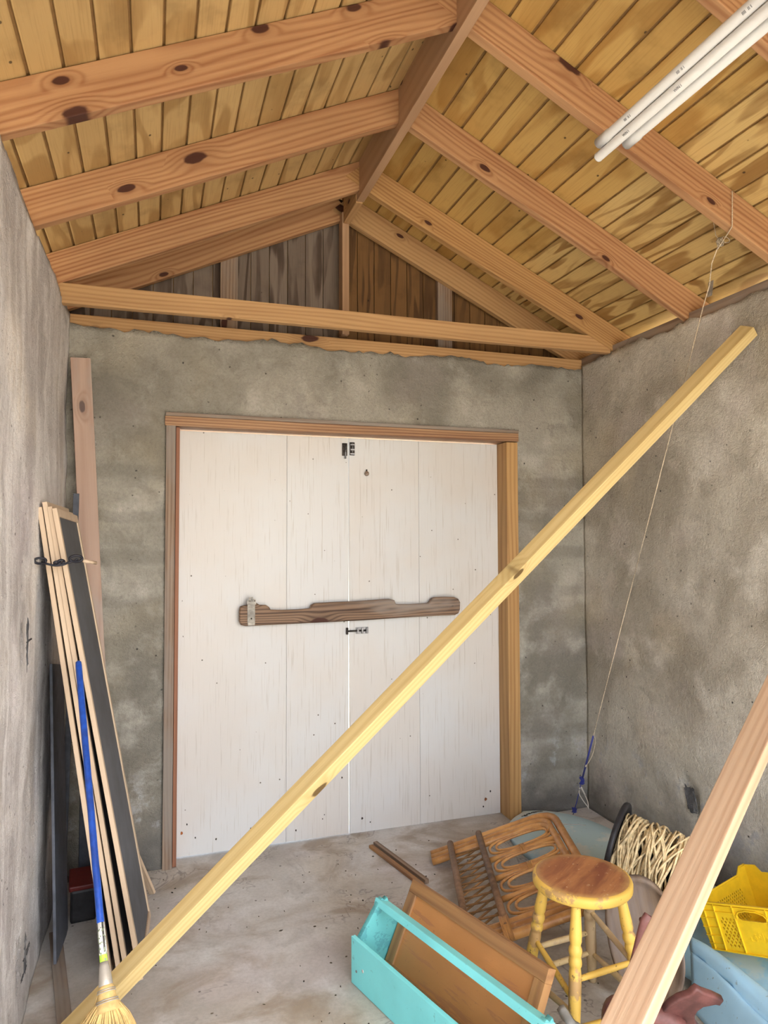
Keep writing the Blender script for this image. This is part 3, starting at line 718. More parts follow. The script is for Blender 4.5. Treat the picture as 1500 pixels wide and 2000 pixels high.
for i in range(620):
    a = random.random()*6.283; q = math.sqrt(random.random())
    u, v2 = q*math.cos(a), q*math.sin(a)
    s0 = mb @ Vector((-.03, 0, 0)) + Bx*u*.026 + By*v2*.024
    s1 = N0 + down*.095 + Bx*u*.076 + By*v2*.045
    s2 = N0 + down*.24 + Bx*u*(.105+.01*random.random()) + By*v2*.045
    s3 = N0 + down*(.335+.03*random.random()) + Bx*(u*.120+random.uniform(-.01, .01)) + By*v2*.05
    if s3.z < .003: s3.z = .003
    tube_data(smoothpts([s0, s1, s2, s3], 3), .0017, 4, False, V, F)
tag(from_data('bristles', V, F, MT['straw'], brm, None, True), kind='stuff')
q0 = N0+Vector((-.045, -.01, -.14))
tube('loose_straw', smoothpts([q0+Vector((-.01, 0, -.06)), q0+Vector((0, 0, .03)), q0+Vector((.012, 0, .09)), q0+Vector((.034, 0, .15))], 5), .0022, MT['straw'], brm)

# ---------------------------------------------------------------- plastic pipes under the roof
pg = 'white plastic pipes hung under the rafters'
for i, (x, z, y0, lab) in enumerate(((1.094, 2.690, -1.93, 'left upper white plastic pipe of the bundle under the roof'),
                             (1.112, 2.668, -1.90, 'lowest white plastic pipe of the bundle, sticking out furthest'),
                             (1.128, 2.690, -1.96, 'middle white plastic pipe of the bundle, between the outer two'),
                             (1.146, 2.667, -1.985, 'right outer white plastic pipe of the bundle under the roof'))):
    x0 = x+.005; r = .0135
    mpp = frame((x0, y0, z), (x-.012, -4.3, z+(.0)), (-.7, 0, -.7))
    prof = [(0, .0105), (0, r), (.002, r+.0006), (.004, r)] + [(2.36, r)]
    if i in (0, 3): prof = [(0, .0125), (0, r+.002), (.05, r+.002), (.056, r), (2.36, r)]
    root = empty('plastic_pipe', (x0, y0, z), lab, 'pipe', pg)
    pp = lathe('tube', prof, MT['pvc'], root, mpp, 20)
    lathe('bore_shade', [(-.0004, .0100), (.0001, .0100)], MT['black'], root, mpp, 16)  # flat black disc painting the shade inside the pipe hollow
    if i in (0, 1, 2):
        s_ = 'IIII  II I' if i != 1 else 'WIN I'
        for kq in range(5 if i != 1 else 2):
            tt = text_obj('print', s_, .010, MT['print'], pp, mpp @ Matrix.Translation((.14+kq*.20, r+.0004, 0)) @ Matrix.Rotation(-math.pi/2, 4, 'X'), .0002)

# ---------------------------------------------------------------- hanging string
st = empty('hanging_string', (2.0, -1.45, 2.7), 'tan twisted string from rafter down to blue board, with blue cord at its end', 'string')
KN = Vector((2.062, -1.390, 2.755)); EN = Vector((1.992, -.385, .095))
def on(t_): return KN.lerp(EN, t_)
def twisted(name, pts, r, mat, par, pitch=.012):
    V, F = [], []
    P = [Vector(p) for p in pts]; L = 0; fine = []
    for a, b in zip(P[:-1], P[1:]):
        n = max(1, int((b-a).length/(pitch/5)))
        for q in range(n): fine.append(a.lerp(b, q/n))
    fine.append(P[-1])
    for ph in (0, math.pi):
        out = []
        for i, p in enumerate(fine):
            t_ = (fine[min(i+1, len(fine)-1)]-fine[max(i-1, 0)]).normalized(); u = t_.orthogonal().normalized(); s = t_.cross(u); a = ph+i*2*math.pi/5
            out.append(p+(u*math.cos(a)+s*math.sin(a))*r*.55)
        tube_data(out, r*.6, 4, False, V, F)
    return from_data(name, V, F, mat, par, None, True)
rz = 2.602+.478*(2.291-2.02)
twisted('string', [Vector((2.0, -1.492+.0, rz+.16)), Vector((1.985, -1.536+.0, rz+.15)), Vector((1.980, -1.536, rz+.012)), Vector((2.03, -1.41, rz-.02)), KN], .0022, MT['string'], st)
twisted('string', [KN, on(.03)+Vector((-.012, 0, 0)), on(.06)+Vector((.004, 0, 0)), on(.09), on(.5), on(.825)], .0022, MT['string'], st)
twisted('string', [KN+Vector((-.012, .02, .10)), KN+Vector((-.01, .01, .03)), KN], .0016, MT['string'], st)
kp = []
for i in range(60):
    a = i*.9; kp.append(KN+Vector((.014*math.cos(a)+random.uniform(-.004, .004), .008*math.sin(a*1.7), .014*math.sin(a)+random.uniform(-.006, .006))))
tube('knot', kp, .0018, MT['string'], st, 5)
tube('bow', [KN+Vector((.028+.024*math.cos(a), 0, .004+.012*math.sin(a)+.008)) for a in [i*math.pi/8 for i in range(16)]], .0016, MT['string'], st, 5, True)
tube('tail', smoothpts([on(.825), on(.835)+Vector((.018, 0, 0)), on(.86)+Vector((.026, 0, 0)), on(.882)+Vector((.012, 0, 0)), on(.888)], 5), .0018, MT['string'], st, 5)
tube('bead', smoothpts([on(.886), on(.89)], 2), .005, MT['string'], st, 6)
for off in (-.003, .003): tube('blue_cord', [on(.825)+Vector((off, 0, 0)), on(.915)+Vector((off, 0, 0))], .0024, MT['bluecord'], st, 6)
kp = [on(.92)+Vector((.010*math.cos(i*1.1), .006*math.sin(i*.7), .018*math.sin(i*.53))) for i in range(40)]
tube('blue_knot', kp, .003, MT['bluecord'], st, 5)
tube('blue_cord', [on(.93), on(.965)+Vector((.002, 0, 0)), on(.995)], .0022, MT['bluecord'], st, 6)
kp = [on(.985)+Vector((.012*math.cos(i*1.3), .006*math.sin(i*.9), .012*math.sin(i*.8))) for i in range(30)]
tube('blue_knot', kp, .0022, MT['bluecord'], st, 5)
cbn = on(.935)
tube('wire_loop', smoothpts([cbn, cbn+Vector((-.006, 0, -.03)), cbn+Vector((.018, 0, -.07)), cbn+Vector((.045, 0, -.105)), cbn+Vector((.048, 0, -.115)), cbn+Vector((.045, 0, -.08)), cbn+Vector((.03, 0, -.045)), cbn+Vector((.006, 0, .0))], 5), .0022, MT['whitewire'], st, 5)
tube('wire_sleeve', [cbn+Vector((.006, 0, .0)), cbn+Vector((.028, 0, -.040))], .0045, MT['whitewire'], st, 6)
tube('shackle', [cbn+Vector((-.008+.010*math.cos(a), 0, .012*math.sin(a))) for a in [i*math.pi/6 for i in range(12)]], .003, MT['steel'], st, 5, True)

# ---------------------------------------------------------------- rattan frame
RR = Matrix(((.8937, .3231, -.3114), (-.3066, .9464, .1018), (.3276, .0045, .9448))).to_4x4(); RR.translation = Vector((1.2013, -.416, .032))
rt = empty('rattan_frame', (1.2, -.9, 0), 'tilted rattan headboard with lattice and oval loops lying behind the stool', 'rattan frame')
W_, H_ = .596, .832
def RP(*pts): return [Vector(p) for p in pts]
def U(off, rc):
    x1, y0, y1 = W_-off, -off, -H_+off
    pts = [(-.02, y0, 0), (.25, y0, 0), (x1-rc, y0, 0)]
    for a in (70, 45, 20): pts.append((x1-rc+rc*math.cos(math.radians(a)), y0-rc+rc*math.sin(math.radians(a)), 0))
    pts += [(x1, y0-rc, 0), (x1, (y0+y1)/2, 0), (x1, y1+rc, 0)]
    for a in (-20, -45, -70): pts.append((x1-rc+rc*math.cos(math.radians(a)), y1+rc+rc*math.sin(math.radians(a)), 0))
    pts += [(x1-rc, y1, 0), (.25, y1, 0), (-.02, y1, 0)]
    return pts
def sub(pts, n=4):
    out = []
    for a, b in zip(pts[:-1], pts[1:]):
        for q in range(n): out.append(Vector(a).lerp(Vector(b), q/n))
    out.append(Vector(pts[-1])); return out
tube('outer_cane', U(0, .09), .0185, MT['rattan'], rt, 12, m=RR)
tube('middle_cane', U(.039, .07), .0172, MT['rattan'], rt, 12, m=RR)
for s in (0, 1):
    yy = -.076 if s == 0 else -H_+.076; dy = -.05 if s == 0 else .05
    tube('inner_cane', smoothpts([(-.02, yy, 0), (.2, yy, 0), (.42, yy, 0), (.50, yy+dy*.2, 0), (.545, yy+dy, 0), (.55, yy+dy*2, 0)], 4), .0165, MT['rattan'], rt, 12, m=RR)
for x in (.084, .229): tube('crossbar', [(x, -.012, .027), (x, -H_*.5, .027), (x, -H_+.012, .027)], .0150, MT['rattandark'], rt, 12, m=RR)
for yy in (-.0, -H_):
    for x in (.229,):
        for j in range(9):
            xx = x-.016+j*.004
            s_ = 1 if yy == 0 else -1
            c = Vector((xx, yy-s_*.04, .008))
            pts = [c+Vector((0, .064*math.cos(a), .034*math.sin(a))) for a in [i*math.pi/8 for i in range(16)]]
            if yy != 0: tube('binding', pts, .0022, MT['rattan'], rt, 5, True, m=RR)
ny = 12
for j in range(ny):
    y_ = -.10-j*(H_-.20)/(ny-1)
    tube('lattice_cane', [(.090, y_+.012, .004), (.225, y_-.012, .004)], .0045, MT['rattanthin'], rt, 6, m=RR)
for j in range(ny+1):
    y_ = -.13-j*(H_-.20)/(ny-1)
    if y_-.03 > -H_+.05: tube('lattice_cane', [(.090, y_-.035, -.003), (.225, y_+.055, -.003)], .0045, MT['rattanthin'], rt, 6, m=RR)
cell = (H_-.160)/4
for j in range(1, 4):
    y_ = -.080-cell*j
    tube('spindle', [(.235, y_, .0), (.30, y_, 0), (.40, y_, .0), (.575, y_, .0)], [.0125, .0115, .0135, .0125], MT['rattan'], rt, 10, m=RR)
    for q in range(4):
        c = Vector((.40+q*.006-.009, y_, .002)); pts = [c+Vector((0, .028*math.cos(a), .018*math.sin(a))) for a in [i*math.pi/6 for i in range(12)]]
        tube('binding', pts, .0026, MT['rattan'], rt, 5, True, m=RR)
for j in range(4):
    yc = -.080-cell*(j+.5)
    for (hx, hy, cx) in ((.150, cell*.5-.017, .405), (.122, cell*.5-.033, .410)):
        pts = []
        for q in range(36):
            a = 2*math.pi*q/36; ca, sa = math.cos(a), math.sin(a)
            pts.append((cx+hx*math.copysign(abs(ca)**.85, ca), yc+hy*math.copysign(abs(sa)**.7, sa), .003))
        tube('loop', pts, .0062, MT['rattan'], rt, 8, True, m=RR)

# ---------------------------------------------------------------- stool
SC = Vector((1.235, -1.59, 0)); SH = .45
stl = empty('stool', SC, 'round worn wooden stool with chipped yellow painted legs', 'stool')
V, F = [], []; seg = 48
prof = [(0, .0), (.150, .0), (.157, -.004), (.159, -.010), (.159, -.028), (.153, -.035), (.13, -.036), (0, -.036)]
prof = [(.0001, -.003), (.06, -.003), (.12, -.001), (.148, .0), (.156, -.004), (.159, -.011), (.1585, -.028), (.153, -.034), (.13, -.036), (.0001, -.036)]
for r, z in prof:
    for q in range(seg):
        a = 2*math.pi*q/seg; rr = r*(1+.006*noise.noise(Vector((math.cos(a)*2, math.sin(a)*2, 1)))); V.append((rr*math.cos(a), rr*math.sin(a), z))
for i in range(len(prof)-1):
    for q in range(seg):
        a = i*seg+q; b = i*seg+(q+1) % seg; F.append((a, a+seg, b+seg, b))
ms = Matrix.Translation(SC+Vector((0, 0, SH))) @ Matrix.Rotation(.6, 4, 'Z')
seat = from_data('seat', V, F, [MT['seattop'], MT['yellowpaint']], stl, ms, True)
for i, p in enumerate(seat.data.polygons): p.material_index = 0 if i < seg*3 else 1
legdirs = {'front': (-.13, -.14), 'back': (.13, .14), 'left': (-.14, .13), 'right': (.14, -.13)}
legp = [(0, .013), (.01, .0145), (.05, .0165), (.10, .0195), (.115, .0195), (.124, .0165), (.128, .0165), (.136, .0205), (.146, .0215), (.155, .0195), (.160, .0165), (.166, .0195), (.176, .0210), (.186, .0195), (.190, .0165), (.196, .0180), (.21, .0195), (.28, .0195), (.36, .0175), (.425, .0150), (.438, .0140)]
legs = {}
for k_, (dx, dy) in legdirs.items():
    T = SC+Vector((dx*.62, dy*.62, SH-.03)); B = SC+Vector((dx*1.03, dy*1.03, 0)); L = (B-T).length
    mat = MT['yellowfaded'] if k_ == 'back' else MT['yellowpaint']
    lo = lathe('leg', [(x*L/.438, r*.98) for x, r in legp], mat, stl, frame(T, B, (1, 0, .1)), 20)
    legs[k_] = (T, B)
def lp(k_, t_): T, B = legs[k_]; return T.lerp(B, t_)
for a, b, h1, h2 in (('left', 'front', .50, .66), ('front', 'right', .52, .50), ('back', 'right', .36, .52), ('left', 'back', .58, .56),
                     ('left', 'front', .80, .92) if False else ('front', 'left', .74, .80), ('back', 'right', .74, .76), ('front', 'right', .83, .85), ('left', 'back', .78, .74)):
    p, q = lp(a, h1), lp(b, h2)
    n = 8; rs = [.0065+.0035*math.sin(math.pi*min(1, max(0, (i/n)*1.0)))**.6 if 0 < i < n else .0065 for i in range(n+1)]
    tube('stretcher', [p.lerp(q, i/n) for i in range(n+1)], rs, MT['yellowfaded'] if 'back' in (a, b) or (a, b) == ('front', 'left') else MT['yellowpaint'], stl, 12)

# ---------------------------------------------------------------- turquoise tool carrier
TO = Vector((.566, -1.188, 0)); Td = Vector((.285, -.9585, 0)); Tn = Vector((.9585, .285, 0))
def TQ(d, n, z): return TO+Td*d+Tn*n+Vector((0, 0, z))
mt = Matrix((Td, Tn, Vector((0, 0, 1)))).transposed().to_4x4(); 
if mt.determinant() < 0: pass
mt.translation = TO
tc = empty('tool_carrier', TQ(.4, .11, 0), 'turquoise painted wooden tool carrier with a long bar handle', 'tool box')
LT, WT = .80, .22
def tbox(name, a, mat, bev=.002): return from_bm(name, box_bm(*a, bev), mat, tc, mt)
tbox('side_board', (-.004, LT, -.002, .014, .002, .160), MT['teal'])
tbox('side_board', (-.004, LT, WT-.014, WT, .002, .120), MT['teal'])
tbox('bottom_board', (0, LT, .012, WT-.012, 0, .014), MT['tealrough'])
for d in (0.004, LT-.024):
    pts = [(.014, .014), (WT-.014, .014), (WT-.014, .13), (.140, .245), (.134, .262), (.122, .256), (.112, .266), (.098, .258), (.092, .246), (.014, .150)]
    mm = mt @ Matrix(((0, 0, 1), (1, 0, 0), (0, 1, 0))).to_4x4(); mm = mt @ Matrix.Translation((d+.010, 0, 0)) @ Matrix(((0, 0, 1, 0), (1, 0, 0, 0), (0, 1, 0, 0), (0, 0, 0, 1)))
    poly2d('end_board', pts, [], .020, MT['tealrough'], tc, mm, bev=.0015)
hb = board('handle', TQ(.0, .116, .247), TQ(LT, .116, .247), .045, .024, Tn*.80+Vector((0, 0, -.30)), MT['teal'], tc, bev=.003)
box = lathe('nail_head', [(0, .0045), (.002, .0045)], MT['steel'], tc, frame(TQ(.03, -.0015, .055), TQ(.03, -1, .055), (0, 0, 1)), 10)
lathe('paint_spot', [(0, .006), (.0015, .0055)], MT['pvc'], tc, frame(TQ(.07, -.0015, .075), TQ(.07, -1, .075), (0, 0, 1)), 10)

# framed panel leaning in the carrier
pn = empty('framed_panel', TQ(.35, .12, .02), 'reddish brown framed plywood cabinet door leaning in the turquoise carrier', 'panel')
b0 = TQ(.030, .100, .020); b1 = TQ(.685, .100, .020); t0 = TQ(.030, .245, .302)
mp = frame(b0, b1, t0-b0); Lp = (b1-b0).length; Wp = (t0-b0).length
zz = mp.to_3x3() @ Vector((0, 0, 1)); sg = 1 if zz.dot(Tn) > 0 else -1
def pb(name, x0, x1, y0, y1, z0, z1, mat, bev=.002):
    if sg < 0: z0, z1 = -z1, -z0
    return from_bm(name, box_bm(x0, x1, y0, y1, z0, z1, bev), mat, pn, mp)
fr_ = .042
pb('top_rail', 0, Lp, Wp-fr_, Wp, 0, .034, MT['panelframe'])
pb('bottom_rail', 0, Lp, 0, fr_, 0, .034, MT['panelframe'])
for x0 in (0, Lp-fr_):
    # stiles: grain runs across, own local frame
    o0 = mp @ Vector((x0+fr_/2, fr_, sg*.017)); o1 = mp @ Vector((x0+fr_/2, Wp-fr_, sg*.017))
    board('stile', o0, o1, fr_, .034, (mp.to_3x3() @ Vector((1, 0, 0))), MT['panelframe'], pn, bev=.002)
pb('plywood_sheet', fr_-.002, Lp-fr_+.002, fr_-.002, Wp-fr_+.002, .008, .016, MT['panel'])

# loose trim sticks on the floor behind it
o = board('trim_stick', (.975, -.165, .010), (1.075, -.62, .010), .022, .020, (1, 0, .0), MT['oldwood'], bev=.002)
tag(o, 'grey-brown trim stick on the floor, right one of the two poking out behind the panel', 'stick')
o = board('trim_stick', (.945, -.185, .008), (1.045, -.64, .008), .022, .014, (1, 0, 0), MT['panelframe'], bev=.002)
tag(o, 'reddish trim stick on the floor, left one of the two poking out behind the panel', 'stick')

# ---------------------------------------------------------------- pale blue board in the corner
def hull(name, c, ang, L, Wd, T, mat, label, cat, n=26, k=14, z0=0.0, tilt=0):
    V, F = [], []
    for i in range(n+1):
        s = -1+2*i/n; wv = Wd/2*(max(0, 1-abs(s)**3.2))**.55+.003
        for j in range(k+1):
            q = -1+2*j/k
            y = wv*math.sin(q*math.pi/2); z = T*(1-abs(s)**4*.6)*math.sqrt(max(0, 1-(y/(wv+1e-6))**2*.92))
            V.append((s*L/2, y, z))
        for j in range(k+1):
            q = -1+2*j/k; y = wv*math.sin(q*math.pi/2)*.98; V.append((s*L/2, y, 0))
    st_ = 2*(k+1)
    for i in range(n):
        a = i*st_
        for j in range(k):
            F.append((a+j, a+st_+j, a+st_+j+1, a+j+1)); b = a+k+1
            F.append((b+j, b+j+1, b+st_+j+1, b+st_+j))
        F.append((a, a+k+1, a+st_+k+1, a+st_)); F.append((a+k, a+st_+k, a+st_+2*k+1, a+2*k+1))
    m = Matrix.Translation(Vector(c)+Vector((0, 0, z0))) @ Matrix.Rotation(ang, 4, 'Z') @ Matrix.Rotation(tilt, 4, 'Y')
    r = empty(name, c, label, cat)
    o = from_data('hull', V, F, mat, r, m, True)
    return r, m
sb, msb = hull('surfboard', (1.930, -.78, 0), math.radians(97), 1.34, .56, .11, MT['paleblue'], 'pale blue fibreglass board lying in the right corner with handwriting on its tip', 'surfboard')
def on_hull(x, y):
    s = x/(1.34/2); wv = .28*(max(0, 1-abs(s)**3.2))**.55+.003
    return .11*(1-abs(s)**4*.6)*math.sqrt(max(0, 1-(y/wv)**2*.92))
# handwriting on the tip: a pen line
pts = []
for i in range(90):
    u = i/89; xx = .545+.010*math.sin(u*3)+ (.010*math.sin(i*1.35)+.006*math.sin(i*.61))*(.6 if u > .15 else 1.2); yy = .085-.125*u + .006*math.sin(i*1.1+1)
    pts.append(msb @ Vector((xx, yy, on_hull(xx, yy)+.001)))
tube('handwriting', pts, .0011, MT['black'], sb, 4)
tube('hook_mark', [msb @ Vector((.36+.012*math.cos(a)*1.0, .115+.016*math.sin(a), on_hull(.36, .115)+.002)) for a in [i*math.pi/8-2.6 for i in range(9)]], .004, MT['black'], sb, 5)
tube('scratch', [msb @ Vector((.30-.05*u, .02-.10*u, on_hull(.30-.05*u, .02-.10*u)+.001)) for u in (0, .3, .6, 1)], .0014, MT['pvc'], sb, 4)

# ---------------------------------------------------------------- cable spool
F0 = Vector((1.674, -1.182, .312)); adir = Vector((.62, -.74, -.20)).normalized()
spl = empty('cable_spool', (1.8, -1.08, .12), 'black plastic spool wound with tangled tan cord behind the stool', 'cable spool')
mf = frame(F0, F0+adir, (0, 0, 1))
lathe('flange', [(-.008, .012), (-.008, .150), (-.010, .152), (-.010, .172), (-.004, .176), (.006, .176), (.010, .172), (.010, .155), (.006, .150), (.006, .012)], MT['black'], spl, mf, 48)
lathe('flange', [(.256, .012), (.256, .130), (.250, .135), (.260, .138), (.266, .135), (.266, .012)], MT['black'], spl, mf, 48)
lathe('core', [(-.012, .05), (.262, .05)], MT['black'], spl, mf, 24)
lathe('hub_bolt', [(-.016, .004), (-.016, .012), (-.008, .012)], MT['steel'], spl, mf, 10)
random.seed(12)
V, F = [], []
for i in range(90):
    x0 = .020+.225*random.random(); R_ = .085+.052*random.random()**.6; tiltx = random.uniform(-.045, .045); ph = random.random()*6.28; t2 = random.uniform(-.03, .03)
    pts = []
    for q in range(30):
        a = 2*math.pi*q/30
        xx = min(.248, max(.012, x0+tiltx*math.sin(a+ph)+t2*math.sin(2*a+ph*2))); r = R_+.008*math.sin(3*a+ph)
        pts.append(mf @ Vector((xx, r*math.cos(a), r*math.sin(a))))
    tube_data(pts, random.uniform(.0048, .0068), 6, True, V, F, flat=.7)
tag(from_data('wound_cord', V, F, MT['cord'], spl, None, True), kind='stuff')
e0 = mf @ Vector((.05, .145, 0))
pts = [mf @ Vector((.03+.19*u+.02*math.sin(u*9), (.148)*math.cos(-1.5+.5*u), .148*math.sin(-1.5+.5*u))) for u in [i/14 for i in range(15)]]
tube('loose_end', pts, .006, MT['cord'], spl, 6, flat=.7)

# ---------------------------------------------------------------- oval wooden tray
Tb = Vector((1.480, -1.650, .010)); Tt = Vector((1.445, -1.565, .402))
mtr = frame(Tb, Tt, (.84, -.54, .05)); LL = (Tt-Tb).length; zt = mtr.to_3x3() @ Vector((0, 0, 1)); tc_ = Vector((-.5, -.8, .3)); sgz = 1 if zt.dot(tc_) > 0 else -1
V, F = [], []; seg = 40
prof = [(.0, -.020), (.5, -.020), (.80, -.016), (.90, -.002), (.955, .010), (1.0, .004), (1.0, -.018), (.9, -.034), (.5, -.040), (0, -.040)]
for r, z in prof:
    for q in range(seg):
        a = 2*math.pi*q/seg; r_ = max(r, .002)
        V.append((LL/2+LL/2*r_*math.copysign(abs(math.cos(a))**.9, math.cos(a)), .118*r_*math.copysign(abs(math.sin(a))**.85, math.sin(a)), z*sgz))
for i in range(len(prof)-1):
    for q in range(seg):
        a = i*seg+q; b = i*seg+(q+1) % seg; F.append((a, a+seg, b+seg, b))
tr_ = empty('wooden_tray', Tb, 'oval hollowed wooden tray standing on edge behind the stool legs', 'tray')
bm = bmesh.new(); me = bpy.data.meshes.new('tray_body'); me.from_pydata(V, [], F); bm.from_mesh(me); bmesh.ops.remove_doubles(bm, verts=bm.verts, dist=.0006)
from_bm('tray_body', bm, MT['trayw'], tr_, mtr, True)

# ---------------------------------------------------------------- yellow crate
CR = Matrix(((.304, .949, -.082), (-.907, .315, .28), (.292, -.011, .956))).to_4x4(); CR.translation = Vector((1.749, -1.582, .112))
cr = empty('crate', (1.95, -1.65, .1), 'yellow plastic produce crate with lattice sides and handle hole', 'crate')
A_, B_, Hc = .37, .37, .155
tp = .012
def diam(cx, cy, w_, h_): return [(cx-w_, cy), (cx, cy+h_), (cx+w_, cy), (cx, cy-h_)]
def side(name, P0, P1, Q0, hh, holes, extra=None):
    """panel with lower corners P0,P1 and upper corner Q0 (crate coords)"""
    P0, P1, Q0 = Vector(P0), Vector(P1), Vector(Q0)
    m = CR @ frame(P0, P1, Q0-P0); L = (P1-P0).length
    return m, L
holes = []
for x_lo, x_hi in ((.062, .122), (.245, .305)):
    for r in range(9):
        for c in range(5):
            x = x_lo+.006+c*.0145+(0 if r % 2 else .00725); y = .022+r*.0105
            if x < x_hi-.003: holes.append(diam(x, y, .0045, .0062))
hx = A_/2
hole = [(hx-.050, .112), (hx-.053, .122), (hx-.044, .133), (hx-.018, .140), (hx+.018, .140), (hx+.044, .133), (hx+.053, .122), (hx+.050, .112), (hx+.038, .109), (hx-.038, .109)]
holes.append(hole)
m, L = side('f', (tp, tp, 0), (A_-tp, tp, 0), (tp, 0, Hc), Hc, [])
fpn = poly2d('front_panel', [(-.0, 0), (L, 0), (L+tp, Hc), (-tp, Hc)], holes, .004, MT['yellowplastic'], cr, m)
zf = m.to_3x3() @ Vector((0, 0, 1)); so = CR.to_3x3() @ Vector((0, -1, 0)); sg2 = 1 if zf.dot(so) > 0 else -1
def rib(x0, y0, x1, y1, w_=.0028, d=.007, nm='rib', par=None):
    a = Vector((x0, y0, sg2*.004)); b = Vector((x1, y1, sg2*.004))
    mm = m @ frame(a, b, (0, 0, 1)); Lr = (b-a).length
    return from_bm(nm, box_bm(0, Lr, -d/2, d/2, -w_/2, w_/2, .0006), MT['yellowplastic'], par or cr, mm)
for xx in (.018, .058, .126, .240, .308, L-.018): rib(xx+(-.004 if xx < .1 else 0), .004, xx-.002 if xx < .15 else xx, Hc-.002)
for yy in (.148, .128): rib(-tp*yy/Hc, yy, hx-.056 if yy < .14 else L+tp*yy/Hc, yy); 
rib(hx+.056, .128, L+.01, .128)
for yy in (.105, .075, .048, .022): rib(-tp*yy/Hc, yy, .056, yy); rib(.31, yy, L+tp*yy/Hc, yy)
for yy in (.003,): rib(0, yy, L, yy, .004, .010)
for (a, b) in zip(hole, hole[1:]+hole[:1]): rib(a[0], a[1], b[0], b[1], .003, .008, 'handle_rim')
tm = m @ Matrix.Translation((hx+.012, .062, sg2*.0022))
if sg2 < 0: tm = tm @ Matrix.Rotation(math.pi, 4, 'Y')
tx = text_obj('embossed_lettering', '\ufed6\ufed3\ufe8d\ufeae\ufedf\ufe8d', .034, MT['yellowplastic'], fpn, tm, .0012)
# rim, side, back, floor
mrim = CR
def cbox(name, a, bev=.002): return from_bm(name, box_bm(*a, bev), MT['yellowplastic'], cr, CR)
cbox('rim', (-tp*.2, A_, -.008, .004, Hc-.004, Hc+.002))
cbox('crate_floor', (tp, A_-tp, tp, B_-tp, 0, .004))
def shole(L, a, b, y1):
    hs_ = []
    for r in range(10):
        for c in range(int((b-a)/.0145)):
            x = a+c*.0145+(0 if r % 2 else .00725); y = .02+r*.0105
            if y < y1: hs_.append(diam(x, y, .0042, .0055))
    return hs_
m2, L2 = side('s', (tp, tp, 0), (tp, B_-tp, 0), (0, tp, Hc), Hc, [])
poly2d('side_panel', [(0, 0), (L2, 0), (L2+tp, Hc+.028), (L2-.03, Hc+.028), (L2-.055, Hc+.004), (-tp, Hc)], shole(L2, .03, L2-.05, .13), .004, MT['yellowplastic'], cr, m2)
tube('side_rim', [(.0, 0, Hc), (0, B_-.068, Hc+.004), (0, B_-.04, Hc+.028), (0, B_-.002, Hc+.028)], .004, MT['yellowplastic'], cr, 6, m=CR)
m3, L3 = side('s', (A_-tp, tp, 0), (A_-tp, B_-tp, 0), (A_, tp, Hc), Hc, [])
poly2d('side_panel', [(0, 0), (L3, 0), (L3+tp, Hc+.028), (L3-.03, Hc+.028), (L3-.055, Hc+.004), (-tp, Hc)], shole(L3, .03, L3-.05, .13), .004, MT['yellowplastic'], cr, m3)
m4, L4 = side('b', (tp, B_-tp, 0), (A_-tp, B_-tp, 0), (tp, B_, Hc), Hc, [])
poly2d('back_panel', [(0, 0), (L4, 0), (L4+tp, Hc+.028), (L4-.03, Hc+.028), (L4-.05, Hc+.004), (.05, Hc+.004), (.03, Hc+.028), (-tp, Hc+.028)], [], .004, MT['yellowplastic'], cr, m4)

# ---------------------------------------------------------------- light blue moulded shell (lower right)
sh = empty('moulded_shell', (1.8, -1.9, 0), 'crumpled light blue moulded plastic shell under the crate', 'plastic shell')
def sheetgrid(name, fn, nu, nv, th, mat, parent):
    V, F = [], []
    for i in range(nu+1):
        for j in range(nv+1): V.append(Vector(fn(i/nu, j/nv)))
    for i in range(nu):
        for j in range(nv):
            a = i*(nv+1)+j; F.append((a, a+nv+1, a+nv+2, a+1))
    me = bpy.data.meshes.new(name); me.from_pydata([tuple(v) for v in V], [], F)
    bm = bmesh.new(); bm.from_mesh(me); bmesh.ops.solidify(bm, geom=bm.faces[:], thickness=th)
    return from_bm(name, bm, mat, parent, None, True)
def lobe1(u, v):
    # u: along the ridge (far -> near), v: from ridge down to the left-front floor edge
    A = Vector((1.668, -1.585, .165)); B = Vector((1.660, -2.30, .16)); r = A.lerp(B, u)
    r.z += .018*math.sin(u*5)+.012*noise.noise(Vector((u*4, 0, 3)))
    e0 = Vector((1.585, -1.690, .004)); e1 = Vector((1.47, -2.42, .004)); e = e0.lerp(e1, u)
    p = r.lerp(e, v); p.z = r.z*(1-v**2.4)+.004 - .022*math.exp(-((v-.42-.2*u)/.05)**2) + .014*noise.noise(Vector((p.x*6, p.y*6, 1)))*(1-v)*v*4 + .012*math.sin(math.pi*v)
    return p
sheetgrid('front_lobe', lobe1, 40, 24, .004, MT['shell'], sh)
def lobe2(u, v):
    A = Vector((1.655, -1.50, .06)); B = Vector((1.67, -2.30, .05)); r = A.lerp(B, u)
    e0 = Vector((2.25, -1.18, .10)); e1 = Vector((2.26, -2.0, .17)); e = e0.lerp(e1, u)
    p = r.lerp(e, v); p.z = r.z*(1-v)+e.z*v + .03*math.sin(v*math.pi)*(.6+.5*math.sin(u*6)) - .02*(1-v)**3 + .01*noise.noise(Vector((p.x*7, p.y*7, 5)))
    p.z = min(p.z, .105+.0*u) if u < .75 else p.z
    return p
sheetgrid('rear_lobe', lobe2, 36, 24, .004, MT['shell'], sh)
o = from_bm('rubber_scrap', box_bm(-.05, .05, -.025, .025, 0, .03, .008), MT['black'], None, Matrix.Translation((1.985, -1.765, .130)) @ Matrix.Rotation(.6, 4, 'Z') @ Matrix.Rotation(.25, 4, 'Y'))
tag(o, 'small black rubber scrap on the blue shell below the crate', 'scrap')
